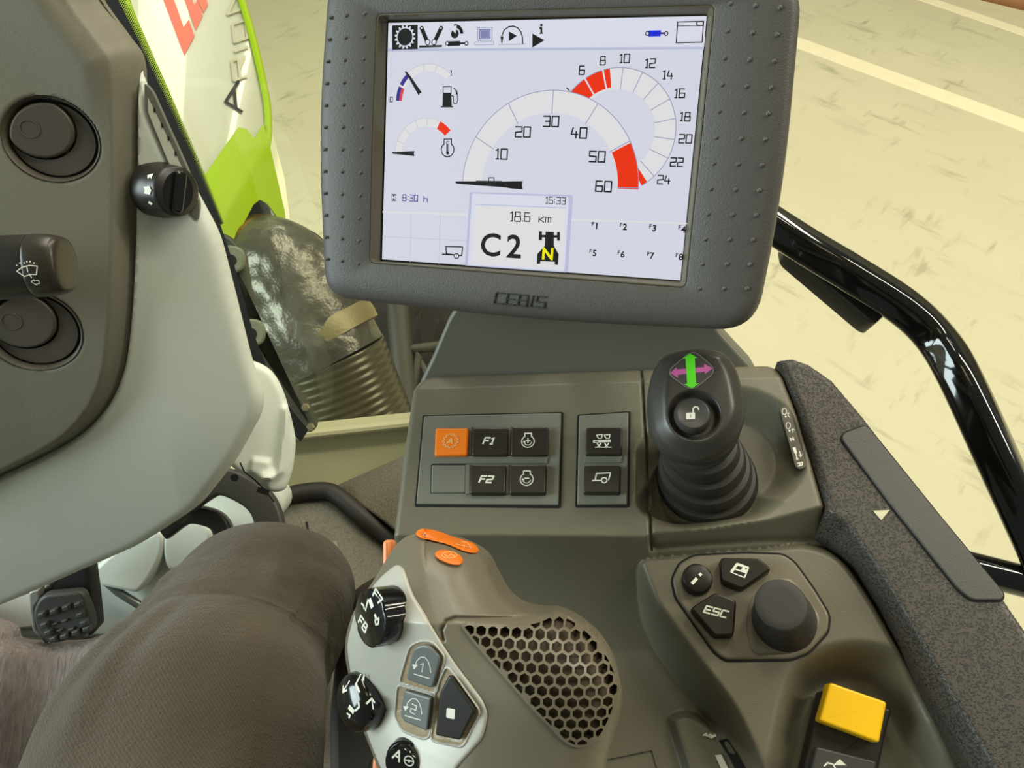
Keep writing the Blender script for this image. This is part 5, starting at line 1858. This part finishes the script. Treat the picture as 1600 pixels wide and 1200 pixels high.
for x, y in ((477, 637), (485, 668)):
    m = MB()
    m.lathe([(0.0065, 0.0), (0.0065, 0.008), (0.005, 0.011), (0.001, 0.0112)], BF.px(x, y, 0.008), 6)
    m.build('bolt', [mat('bolt_metal', (190, 176, 150), 0.3, metal=0.8)], brk)

# dark chassis behind the exhaust
axf = Frame(P(640, 560, 1.85), cam_dir((1, 0, 0)), cam_dir((0, -0.1, -1)))
axl = thing('chassis_casting', 'dark engine chassis with grey struts seen between exhaust and monitor', 'chassis', axf)
m = MB()
m.prism(axf.pl([(440, 455), (800, 455), (820, 680), (380, 690), (420, 560)]), -0.25, -0.05, 0.01, 2)
m.build('casting', [mat('chassis_brown', (34, 29, 21), 0.8, var=0.5, var_scale=9)], axl)
G3 = mat('strut_grey', (62, 58, 44), 0.6)
for a, b, r in (((620, 470), (636, 640), 0.028), ((640, 546), (690, 540), 0.012), ((655, 556), (636, 640), 0.012), ((650, 550), (675, 600), 0.008)):
    m = MB()
    m.tube([np.array((*axf.px(*a), 0.0)), np.array((*axf.px(*b), 0.0))], r, 10)
    m.build('strut', [G3], axl)
hs = thing('rubber_hose', 'short dark rubber hose peeking out beside the monitor edge', 'hose', loc=P(478, 378, 1.5))
m = MB()
m.tube(smooth_open([P(450, 372, 1.5) - P(478, 378, 1.5), P(468, 366, 1.5) - P(478, 378, 1.5), P(488, 372, 1.5) - P(478, 378, 1.5), P(520, 400, 1.55) - P(478, 378, 1.5)], 5), 0.012, 12)
m.build('hose', [BLACK], hs)

# ------------------------------------------------------------------ handrail outside the door
rl = thing('handrail', 'gloss black tubular handrail outside the cab, bending down past the armrest', 'handrail', loc=P(1400, 480, 0.85))


def build_rail():
    o = P(1400, 480, 0.85)
    pts = smooth_open([P(640, -30, 1.12) - o, P(860, 118, 1.02) - o, P(1090, 272, 0.93) - o, P(1240, 372, 0.88) - o, P(1330, 427, 0.86) - o, P(1412, 480, 0.85) - o, P(1462, 528, 0.84) - o, P(1500, 590, 0.82) - o, P(1560, 720, 0.80) - o, P(1640, 895, 0.79) - o, P(1720, 1070, 0.79) - o], 9)
    k = 0.85 / 1200
    sec = [(30 * k * math.copysign(abs(math.cos(t)) ** 0.55, math.cos(t)), 27 * k * math.copysign(abs(math.sin(t)) ** 0.55, math.sin(t))) for t in [2 * math.pi * i / 36 for i in range(36)]]
    m = MB()
    m.tube(pts, 1.0, section=sec, up=tuple(cam_dir((0.5, -0.6, -0.6))))
    m.build('rail_tube', [BLACK_PAINT], rl, angle=50)
    m = MB()
    fr = Frame(P(1310, 440, 0.87), cam_dir((1, 0.6, -0.1)), cam_dir((0, -0.3, -0.95)))
    p = rounded(fr.pl([(1228, 372), (1300, 400), (1386, 468), (1390, 486), (1368, 506), (1358, 502), (1232, 396)]), 0.006, 4)
    m.prism(p, -0.03, 0.0, 0.003, 2)
    q = rl.matrix_world
    M = Matrix.Translation(-Vector(o)) @ fr.M()
    m.build('bracket_plate', [BLACK], rl, M)
    # lower cross rail behind the armrest
    m = MB()
    m.tube([P(1200, 807, 0.82) - o, P(1600, 908, 0.8) - o, P(1700, 934, 0.79) - o], 24 * k, 20)
    m.build('cross_rail', [BLACK_PAINT], rl)


build_rail()

# ------------------------------------------------------------------ cab floor, sill, carpet
def carpet(name, rgb, sx=1.0, sy=1.0, rough_bump=0.8, scale=260):
    m = mat(name, rgb, 0.95, spec=0.1)
    nt = m.node_tree; b = nt.nodes['Principled BSDF']
    tc = nt.nodes.new('ShaderNodeTexCoord'); mp = nt.nodes.new('ShaderNodeMapping')
    mp.inputs['Scale'].default_value = (sx, sy, 1)
    n = nt.nodes.new('ShaderNodeTexNoise'); n.inputs['Scale'].default_value = scale; n.inputs['Detail'].default_value = 3
    bp = nt.nodes.new('ShaderNodeBump'); bp.inputs['Strength'].default_value = rough_bump; bp.inputs['Distance'].default_value = 0.006
    mx = nt.nodes.new('ShaderNodeMix'); mx.data_type = 'RGBA'
    c = lin(rgb)
    mx.inputs['A'].default_value = tuple(x * 0.6 for x in c[:3]) + (1,); mx.inputs['B'].default_value = tuple(x * 1.4 for x in c[:3]) + (1,)
    nt.links.new(tc.outputs['Object'], mp.inputs['Vector']); nt.links.new(mp.outputs['Vector'], n.inputs['Vector'])
    nt.links.new(n.outputs['Fac'], bp.inputs['Height']); nt.links.new(bp.outputs['Normal'], b.inputs['Normal'])
    nt.links.new(n.outputs['Fac'], mx.inputs['Factor']); nt.links.new(mx.outputs['Result'], b.inputs['Base Color'])
    return m


CARPET = carpet('grey_carpet', (104, 99, 86), 1, 1, 0.5, 240)
RIBBED = carpet('ribbed_carpet', (138, 129, 125), 1.0, 0.16, 1.0, 210)


def build_floor():
    m = MB()
    f = [tuple(floor_pt(x, y, 0.0)[:2]) for x, y in ((-260, 900), (150, 900), (440, 790), (520, 752), (640, 700), (900, 640))]
    f += [(0.45, -0.6), (-0.9, -0.6)]
    m.prism(f, -0.06, 0.0, 0.004, 2)
    struct(m.build('floor', [CARPET]))
    # sill at the foot of the windscreen
    m = MB()
    a0, b0 = floor_pt(455, 778, 0.0), floor_pt(720, 748, 0.0)
    e = b0 - a0; e /= np.linalg.norm(e)
    nn = np.array((-e[1], e[0], 0.0))
    prof = [(0.0, -0.05), (0.0, 0.0), (0.055, 0.045), (0.058, 0.05), (0.056, 0.09), (0.052, 0.094), (0.052, 0.1), (0.056, 0.104), (0.078, 0.105), (0.082, 0.1), (0.082, -0.05)]
    rings = [[q + nn * x + np.array((0, 0, z)) for x, z in prof] for q in (a0 - e * 0.02, a0 + e * 0.1, b0)]
    m.loft(rings)
    struct(m.build('trim_1', [mat('beige_sill_paint', (154, 147, 110), 0.5)]))
    # carpeted side slope climbing toward the console
    SFm = Frame(P(570, 770, 1.3), P(640, 705, 1.32) - P(490, 772, 1.36), np.cross(P(640, 705, 1.32) - P(490, 772, 1.36), P(490, 772, 1.36) - P(625, 850, 1.2)))
    if SFm.n[2] < 0: SFm = Frame(SFm.o, SFm.u, -SFm.n)
    m = MB()
    m.prism(SFm.pl([(490, 772), (560, 742), (640, 706), (760, 650), (760, 940), (650, 852), (580, 800), (530, 764)]), -0.05, 0.0, 0.004, 2)
    o = m.build('side_carpet', [carpet('brown_grey_carpet', (100, 93, 78), 1, 1, 0.5, 240)], None, SFm.M())
    o['label'] = 'brown-grey carpet slope between the beige sill and the console'; o['category'] = 'carpet'
    # rubber seal running across the mats
    m = MB()
    pts = [floor_pt(x, y, 0.028) for x, y in ((405, 790), (430, 782), (468, 770), (508, 767), (530, 776), (570, 810), (625, 852), (700, 910))]
    m.tube(smooth_open(pts, 4), 0.015, 10)
    o = m.build('rubber_seal', [mat('seal_black', (36, 32, 26), 0.6)])
    o['label'] = 'black rubber seal strip crossing the carpet toward the console foot'; o['category'] = 'seal strip'
    # heel plate with a slot and a step
    hp = thing('heel_mat', 'grey moulded floor mat with a slot, between the knee and the lever', 'floor mat', loc=(0, 0, 0))
    m = MB()
    z = 0.014
    poly = [tuple(floor_pt(x, y, z)[:2]) for x, y in ((447, 783), (462, 777), (505, 775), (520, 782), (640, 880), (660, 1250), (440, 1250), (418, 860))]
    m.prism(rounded(poly, 0.01, 3), 0.0, z, 0.006, 3)
    m.build('mat_sheet', [carpet('grey_mat', (112, 108, 97), 1, 1, 0.25, 260)], hp)
    m = MB()
    m.prism([tuple(floor_pt(x, y, z)[:2]) for x, y in ((477, 816), (481, 815), (484, 836), (481, 838))], z - 0.004, z + 0.0006)
    m.build('slot', [GROOVE], hp)
    m = MB()
    m.prism(rounded([tuple(floor_pt(x, y, 0.05)[:2]) for x, y in ((478, 842), (507, 838), (520, 878), (524, 900), (500, 930), (470, 900))], 0.006, 3), z, 0.05, 0.006, 3)
    m.build('step_block', [mat('step_grey', (98, 94, 84), 0.6)], hp)
    m = MB()
    m.prism(rounded([tuple(floor_pt(x, y, 0.03)[:2]) for x, y in ((513, 845), (526, 842), (534, 880), (536, 900), (524, 900), (518, 870))], 0.004, 3), z, 0.03, 0.005, 3)
    m.build('guide_rib', [mat('rib_grey', (122, 118, 104), 0.6)], hp)
    # carpeted hump at the left
    CF = Frame(P(70, 1100, 1.0), cam_dir((1, 0, 0.1)), cam_dir((0.05, -0.2, -0.97)))
    out = ccw(smooth_closed(CF.pl([(-200, 960), (-30, 975), (8, 985), (16, 1000), (60, 1008), (110, 1006), (180, 985), (260, 970), (330, 1100), (300, 1330), (60, 1400), (-260, 1350)]), 4))
    u0 = CF.px(20, 1100)[0]

    def hc(U, V):
        e = np.clip(-sdf(out, U, V), 0, 0.02) / 0.02
        return 0.03 * np.exp(-((U - u0 + 0.01) / 0.03) ** 2) - 0.02 * (1 - np.sqrt(np.clip(1 - (1 - e) ** 2, 0, 1)))
    o = heightfield('carpet_mat', out, hc, 0.005, 0.04, [RIBBED], None, CF.M())
    o['label'] = 'ribbed grey carpet mat under the brake pedal'; o['category'] = 'carpet'


build_floor()

# pale footwell panels under the column
FF = Frame(P(230, 880, 1.12), cam_dir((1, 0, 0.1)), cam_dir((0.05, 0.1, -0.98)))
fw = thing('footwell_panel', 'pale moulded footwell panels under the column housing behind the pedals', 'panel', FF)
m = MB()
m.prism(rounded(FF.pl([(-120, 800), (420, 740), (450, 790), (380, 880), (240, 1000), (-20, 1000), (-140, 980)]), 0.02, 4), -0.05, 0.0, 0.01, 3)
m.build('footwell_wall', [LIGHT], fw)
m = MB()
m.prism(smooth_closed(FF.pl([(140, 905), (180, 860), (228, 838), (246, 830), (256, 846), (248, 880), (222, 920), (200, 925)], 0.03), 4), 0.0, 0.03, 0.006, 4)
m.build('duct_cover', [LIGHT], fw)
m = MB()
m.prism(smooth_closed(FF.pl([(256, 836), (290, 815), (318, 818), (330, 840), (300, 880), (262, 890)], 0.03), 4), 0.0, 0.03, 0.006, 4)
m.build('duct_elbow', [LIGHT], fw)
m = MB()
m.tube([np.array((*FF.px(150, 895, 0.02), 0.02)), np.array((*FF.px(185, 925, 0.02), 0.02)), np.array((*FF.px(225, 950, 0.02), 0.02))], 0.006, 10)
m.build('metal_rod', [mat('rod_grey', (120, 126, 122), 0.3, metal=0.6)], fw)
m = MB()
m.prism(rounded(FF.pl([(-60, 925), (60, 915), (64, 985), (10, 990), (-80, 975)], 0.02), 0.01, 3), 0.0, 0.02, 0.008, 3)
m.build('footrest_edge', [mat('white_plastic_edge', (210, 212, 204), 0.4)], fw)

# ------------------------------------------------------------------ pedals
PF = Frame(P(98, 960, 1.02), cam_dir((0.97, -0.2, 0.1)), cam_dir((0.02, 0.25, -0.97)))
pedal = thing('brake_pedal', 'black brake pedal with studded rubber pad on the carpet side', 'pedal', PF)
m = MB()
m.prism(rounded(PF.pl([(50, 965), (54, 945), (66, 930), (128, 924), (142, 960), (146, 985), (134, 994), (80, 1008), (62, 992)], 0.012), 0.01, 4), 0.0, 0.012, 0.004, 3, 0)
for r, row in enumerate((((64, 962), (83, 957), (102, 951), (121, 946)), ((68, 978), (124, 962)), ((74, 990), (130, 975)), ((82, 1000), (99, 996), (117, 990), (134, 984)))):
    for x, y in row:
        m.prism(rounded(PF.pl([(x - 7, y - 2), (x + 5, y - 6), (x + 7, y + 3), (x - 5, y + 6)], 0.018), 0.0012, 2), 0.01, 0.018, 0.002, 2, 0)
for x, y in ((84, 975), (100, 970), (92, 985), (110, 983)):
    m.prism(rounded(PF.pl([(x - 6, y + 1), (x + 5, y - 3), (x + 6, y + 1), (x - 4, y + 4)], 0.015), 0.001, 2), 0.01, 0.015, 0.002, 2, 0)
m.build('rubber_pad', [mat('pedal_rubber', (58, 58, 54), 0.5, grain=0.2)], pedal)
m = MB()
m.prism(rounded(PF.pl([(62, 940), (80, 900), (100, 860), (135, 850), (146, 930), (152, 985), (140, 995), (120, 940)], -0.01), 0.006, 3), -0.03, -0.006, 0.004, 2)
m.build('pedal_arm', [BLACK], pedal)
m = MB()
m.prism(rounded(PF.pl([(45, 925), (58, 922), (62, 935), (52, 950), (56, 985), (76, 1006), (68, 1004), (50, 985), (46, 955)], 0.004), 0.003, 3), -0.012, 0.004, 0.002, 2)
m.build('metal_edge', [mat('worn_steel', (170, 170, 164), 0.35, metal=0.7)], pedal)

AFm = Frame(P(370, 800, 0.98), cam_dir((1, 0, 0.1)), cam_dir((0.1, -0.1, -0.98)))
for nm, lb, pth, wd in (('pedal_lever', 'outer black curved pedal lever arching over the knee', [(270, 800), (310, 768), (345, 752), (385, 766), (412, 790), (424, 830), (428, 900)], 22),
                        ('pedal_lever', 'inner black curved pedal lever under the outer one', [(255, 830), (290, 806), (320, 806), (345, 820), (355, 860), (358, 900)], 15)):
    t = thing(nm, lb, 'pedal lever', AFm, group='curved pedal levers')
    z = 0.0 if wd == 22 else -0.03
    sec = [(x * 0.0008, y * 0.0008) for x, y in rounded([(-wd, -14), (wd, -14), (wd, 14), (-wd, 14)], 6, 3)]
    m = MB()
    m.tube(smooth_open([np.array((*AFm.px(x, y, z), z)) for x, y in pth], 6), 1.0, section=sec, up=(0, 0, 1))
    m.build('lever_arm', [BLACK if wd != 22 else mat('pedal_lever_black', (52, 50, 45), 0.5)], t)

# ------------------------------------------------------------------ person
def trouser_mat():
    m = mat('brown_grey_cotton', (116, 104, 88), 0.92, spec=0.15)
    nt = m.node_tree; b = nt.nodes['Principled BSDF']
    b.inputs['Sheen Weight'].default_value = 0.15
    tc = nt.nodes.new('ShaderNodeTexCoord')
    wv = nt.nodes.new('ShaderNodeTexNoise'); wv.inputs['Scale'].default_value = 300; wv.inputs['Detail'].default_value = 1
    mpw = nt.nodes.new('ShaderNodeMapping'); mpw.inputs['Scale'].default_value = (1.0, 1.0, 0.35); mpr = nt.nodes.new('ShaderNodeMapping'); mpr.inputs['Rotation'].default_value = (0.5, 0.7, 0.5)
    nt.links.new(tc.outputs['Object'], mpr.inputs['Vector']); nt.links.new(mpr.outputs['Vector'], mpw.inputs['Vector'])
    n = nt.nodes.new('ShaderNodeTexNoise'); n.inputs['Scale'].default_value = 9; n.inputs['Detail'].default_value = 6
    n2 = nt.nodes.new('ShaderNodeTexNoise'); n2.inputs['Scale'].default_value = 900
    mx = nt.nodes.new('ShaderNodeMix'); mx.data_type = 'RGBA'
    mx.inputs['A'].default_value = lin((62, 55, 45)); mx.inputs['B'].default_value = lin((101, 93, 81))
    bp = nt.nodes.new('ShaderNodeBump'); bp.inputs['Strength'].default_value = 0.6; bp.inputs['Distance'].default_value = 0.0016
    ad = nt.nodes.new('ShaderNodeMath'); ad.operation = 'ADD'
    nt.links.new(mpw.outputs['Vector'], wv.inputs['Vector'])
    for x in (n, n2): nt.links.new(tc.outputs['Object'], x.inputs['Vector'])
    nt.links.new(wv.outputs['Fac'], ad.inputs[0]); nt.links.new(n2.outputs['Fac'], ad.inputs[1])
    nt.links.new(ad.outputs[0], bp.inputs['Height']); nt.links.new(bp.outputs['Normal'], b.inputs['Normal'])
    tw = nt.nodes.new('ShaderNodeTexWave'); tw.inputs['Scale'].default_value = 290; tw.bands_direction = 'DIAGONAL'; tw.inputs['Distortion'].default_value = 1.0; tw.inputs['Detail'].default_value = 1
    aw = nt.nodes.new('ShaderNodeAttribute'); aw.attribute_name = 'weave'
    t2 = nt.nodes.new('ShaderNodeMath'); t2.operation = 'MULTIPLY_ADD'; t2.inputs[1].default_value = 0.26
    t3 = nt.nodes.new('ShaderNodeMath'); t3.operation = 'MULTIPLY_ADD'; t3.inputs[1].default_value = 0.9; t3.inputs[2].default_value = -0.1
    nt.links.new(aw.outputs['Vector'], tw.inputs['Vector']); nt.links.new(n.outputs['Fac'], t3.inputs[0])
    nt.links.new(tw.outputs['Fac'], t2.inputs[0]); nt.links.new(t3.outputs[0], t2.inputs[2])
    nt.links.new(t2.outputs[0], mx.inputs['Factor']); nt.links.new(mx.outputs['Result'], b.inputs['Base Color'])
    return m


from mathutils import noise as mnoise


def build_person():
    o = P(380, 960, 0.62)
    per = thing('person', 'seated person in brown-grey work trousers, bent knee beside the lever', 'person', loc=o)
    hip = np.array((-0.16, -0.26, 0.585))
    A = P(278, 1200, 0.485); B = P(345, 1050, 0.575); Kn = P(398, 955, 0.63)
    ank = np.array((-0.30, 0.34, 0.115))
    pts = [hip, hip * 0.5 + A * 0.5, A, B, Kn, Kn * 0.93 + ank * 0.07 + np.array((0.0, 0.028, -0.014)), Kn * 0.62 + ank * 0.38 + np.array((0, 0.012, 0)), Kn * 0.2 + ank * 0.8, ank]
    rx = [0.10, 0.098, 0.090, 0.083, 0.080, 0.072, 0.060, 0.055, 0.058]
    ry = [0.085, 0.082, 0.074, 0.068, 0.062, 0.062, 0.060, 0.055, 0.060]
    pts = smooth_open([p - o for p in pts], 30)
    n = len(pts)
    RX = np.interp(np.linspace(0, 1, n), np.linspace(0, 1, len(rx)), rx); RY = np.interp(np.linspace(0, 1, n), np.linspace(0, 1, len(ry)), ry)
    N = 160
    T = [(pts[min(i + 2, n - 1)] - pts[max(i - 2, 0)]) for i in range(n)]
    # several smoothing passes so the rings fan round the knee
    T = np.array([t / np.linalg.norm(t) for t in T])
    for _ in range(70):
        T[1:-1] = 0.25 * T[:-2] + 0.5 * T[1:-1] + 0.25 * T[2:]
        T /= np.linalg.norm(T, axis=1)[:, None]
    side = np.array((1.0, 0.12, 0.0))
    rings = []
    for i in range(n):
        t = T[i]
        a = side - t * (side @ t); a /= np.linalg.norm(a)
        b = np.cross(t, a)
        s = i / (n - 1)
        ring = []
        for j in range(N):
            th = (2 * math.pi * j / N + math.pi / 2) % (2 * math.pi)
            w = 0.0
            # folds: long slanting creases over the outer thigh, a few across the knee, the side seam
            for t0, sl, sc, ss, amp, wd in ((3.62, 3.0, 0.34, 0.07, 0.0042, 0.09), (3.95, 2.6, 0.31, 0.06, 0.0036, 0.10), (4.35, 2.2, 0.29, 0.05, 0.0026, 0.10), (3.75, 1.5, 0.44, 0.04, 0.0030, 0.12), (5.5, 0.3, 0.36, 0.10, 0.0016, 0.035), (5.95, -2.2, 0.40, 0.05, 0.0032, 0.11), (5.2, -2.0, 0.46, 0.03, 0.0026, 0.14)):
                dt = (th - t0 - sl * (s - sc) + math.pi) % (2 * math.pi) - math.pi
                w += amp * (math.exp(-(dt / wd) ** 2) - 0.8 * math.exp(-((dt - 1.9 * wd) / wd) ** 2)) * math.exp(-((s - sc) / ss) ** 2)
            w += 0.0022 * math.sin(60 * s + 2.0 * math.sin(3 * th)) * math.exp(-((s - 0.49) / 0.035) ** 2) * max(0.0, -math.sin(th))
            q3 = Vector((math.cos(th) * 0.08, math.sin(th) * 0.08, s * 1.1))
            w += 0.0035 * mnoise.noise(q3 * 14) + 0.0012 * mnoise.noise(q3 * 45)
            ring.append(pts[i] + (RX[i] + w) * math.cos(th) * a + (RY[i] + w) * math.sin(th) * b)
        rings.append(ring)
    m = MB()
    m.loft(rings)
    # side seam
    tr = m.build('trousers', [trouser_mat()], per, angle=80, recalc=False)
    cum = np.concatenate(([0], np.cumsum([np.linalg.norm(pts[i + 1] - pts[i]) for i in range(n - 1)])))
    wv = np.zeros((n * N, 3), np.float32)
    for i in range(n):
        wv[i * N:(i + 1) * N, 0] = np.arange(N) / N * 2 * math.pi * 0.078
        wv[i * N:(i + 1) * N, 1] = cum[i]
    at = tr.data.attributes.new('weave', 'FLOAT_VECTOR', 'POINT')
    at.data.foreach_set('vector', wv.ravel())
    # work shoe on the floor
    m = MB()
    f = ank - o
    fr = []
    for y, wdt, hgt, zc in ((-0.07, 0.03, 0.03, 0.0), (-0.05, 0.042, 0.05, 0.0), (0.0, 0.045, 0.055, 0.0), (0.06, 0.046, 0.042, -0.012), (0.12, 0.05, 0.034, -0.02), (0.17, 0.046, 0.028, -0.026), (0.2, 0.03, 0.02, -0.034)):
        c = f + np.array((0.0, y, -0.045 + zc))
        fr.append([c + np.array((wdt * math.cos(2 * math.pi * i / 24), 0, max(hgt * math.sin(2 * math.pi * i / 24), -0.05 - zc))) for i in range(24)])
    m.loft(fr)
    m.build('work_shoe', [mat('shoe_black', (38, 34, 30), 0.6)], per)


build_person()

# ------------------------------------------------------------------ workshop outside
def shop_floor_mat():
    m = mat('worn_yellow_floor_paint', (196, 188, 138), 0.45, spec=0.35)
    nt = m.node_tree; b = nt.nodes['Principled BSDF']
    tc = nt.nodes.new('ShaderNodeTexCoord'); mp = nt.nodes.new('ShaderNodeMapping')
    mp.inputs['Scale'].default_value = (1.3, 5.5, 1)
    d = floor_pt(1600, 196, -1.3) - floor_pt(1250, 68, -1.3)
    m0 = nt.nodes.new('ShaderNodeMapping'); m0.inputs['Rotation'].default_value = (0, 0, -math.atan2(d[1], d[0]))
    nt.links.new(tc.outputs['Object'], m0.inputs['Vector'])
    n = nt.nodes.new('ShaderNodeTexNoise'); n.inputs['Scale'].default_value = 1.9; n.inputs['Detail'].default_value = 7; n.inputs['Roughness'].default_value = 0.62
    r = nt.nodes.new('ShaderNodeValToRGB')
    r.color_ramp.elements[0].position = 0.56; r.color_ramp.elements[0].color = (0, 0, 0, 1)
    r.color_ramp.elements[1].position = 0.72; r.color_ramp.elements[1].color = (1, 1, 1, 1)
    n2 = nt.nodes.new('ShaderNodeTexNoise'); n2.inputs['Scale'].default_value = 1.1; n2.inputs['Detail'].default_value = 4
    m1 = nt.nodes.new('ShaderNodeMix'); m1.data_type = 'RGBA'; m1.inputs['A'].default_value = lin((194, 189, 156)); m1.inputs['B'].default_value = lin((209, 204, 170))
    m2 = nt.nodes.new('ShaderNodeMix'); m2.data_type = 'RGBA'; m2.inputs['B'].default_value = lin((140, 134, 100))
    nt.links.new(m0.outputs['Vector'], mp.inputs['Vector']); nt.links.new(mp.outputs['Vector'], n.inputs['Vector']); nt.links.new(tc.outputs['Object'], n2.inputs['Vector'])
    mp3 = nt.nodes.new('ShaderNodeMapping'); mp3.inputs['Scale'].default_value = (9, 2.4, 1); mp3.inputs['Rotation'].default_value = (0, 0, 0.6)
    n3 = nt.nodes.new('ShaderNodeTexNoise'); n3.inputs['Scale'].default_value = 2.0; n3.inputs['Detail'].default_value = 6
    nt.links.new(m0.outputs['Vector'], mp3.inputs['Vector']); nt.links.new(mp3.outputs['Vector'], n3.inputs['Vector'])
    mxn = nt.nodes.new('ShaderNodeMath'); mxn.operation = 'MAXIMUM'
    s3 = nt.nodes.new('ShaderNodeMath'); s3.operation = 'SUBTRACT'; s3.inputs[1].default_value = 0.03
    nt.links.new(n3.outputs['Fac'], s3.inputs[0]); nt.links.new(n.outputs['Fac'], mxn.inputs[0]); nt.links.new(s3.outputs[0], mxn.inputs[1])
    nt.links.new(mxn.outputs[0], r.inputs['Fac']); nt.links.new(n2.outputs['Fac'], m1.inputs['Factor'])
    ml = nt.nodes.new('ShaderNodeMath'); ml.operation = 'MULTIPLY'
    n4 = nt.nodes.new('ShaderNodeTexNoise'); n4.inputs['Scale'].default_value = 2.6; n4.inputs['Detail'].default_value = 2
    r4 = nt.nodes.new('ShaderNodeMapRange'); r4.inputs['From Min'].default_value = 0.4; r4.inputs['From Max'].default_value = 0.68; r4.inputs['To Min'].default_value = 0.06; r4.inputs['To Max'].default_value = 0.75
    nt.links.new(tc.outputs['Object'], n4.inputs['Vector']); nt.links.new(n4.outputs['Fac'], r4.inputs['Value'])
    nt.links.new(r.outputs['Color'], ml.inputs[0]); nt.links.new(r4.outputs['Result'], ml.inputs[1])
    nt.links.new(m1.outputs['Result'], m2.inputs['A']); nt.links.new(ml.outputs[0], m2.inputs['Factor']); nt.links.new(m2.outputs['Result'], b.inputs['Base Color'])
    return m


def build_hall():
    Z = -1.3
    m = MB()
    m.prism([(-9, -4), (11, -4), (11, 9), (-9, 9)], Z - 0.2, Z)
    struct(m.build('ground', [shop_floor_mat()]))
    LN = mat('white_line_paint', (236, 228, 190), 0.5, var=0.08, var_scale=14)

    def lines(name, x0, y0, x1, y1, wd):
        a, b = floor_pt(x0, y0, Z)[:2], floor_pt(x1, y1, Z)[:2]
        e = (b - a) / np.linalg.norm(b - a); nn = np.array((-e[1], e[0])) * wd / 2
        a2, b2 = a - e * 6, b + e * 4
        mm = MB(); mm.prism([a2 - nn, b2 - nn, b2 + nn, a2 + nn], Z - 0.01, Z + 0.002)
        struct(mm.build(name, [LN]))
        return a, e
    lines('floor_marking_line', 1250, 68, 1600, 196, 0.14)
    a, e = lines('floor_marking_line', 1450, 0, 1600, 51, 0.1)
    # far wall with a rust-brown base rail
    a, b = floor_pt(1530, -3, Z)[:2], floor_pt(1600, 14, Z)[:2]
    e = (b - a) / np.linalg.norm(b - a); nn = np.array((-e[1], e[0]))
    if nn[1] < 0: nn = -nn
    a2, b2 = a - e * 9, b + e * 4
    mm = MB(); mm.prism([a2, b2, b2 + nn * 0.2, a2 + nn * 0.2], Z - 0.1, Z + 4.0); struct(mm.build('wall_far', [mat('far_wall_grey', (116, 116, 100), 0.8)]))
    mm = MB(); mm.prism([a2 - nn * 0.03, b2 - nn * 0.03, b2, a2], Z - 0.05, Z + 0.10); struct(mm.build('baseboard_far', [mat('rust_rail', (158, 110, 70), 0.7)]))


build_hall()


# cab roof over the driver, out of view, added to block light from overhead
m = MB()
m.prism(rounded([(-0.95, -1.1), (0.6, -1.1), (0.6, 0.5), (-0.95, 0.5)], 0.1, 4), 1.72, 1.8, 0.02, 3)
struct(m.build('ceiling', [mat('roof_liner', (150, 150, 136), 0.9)]))
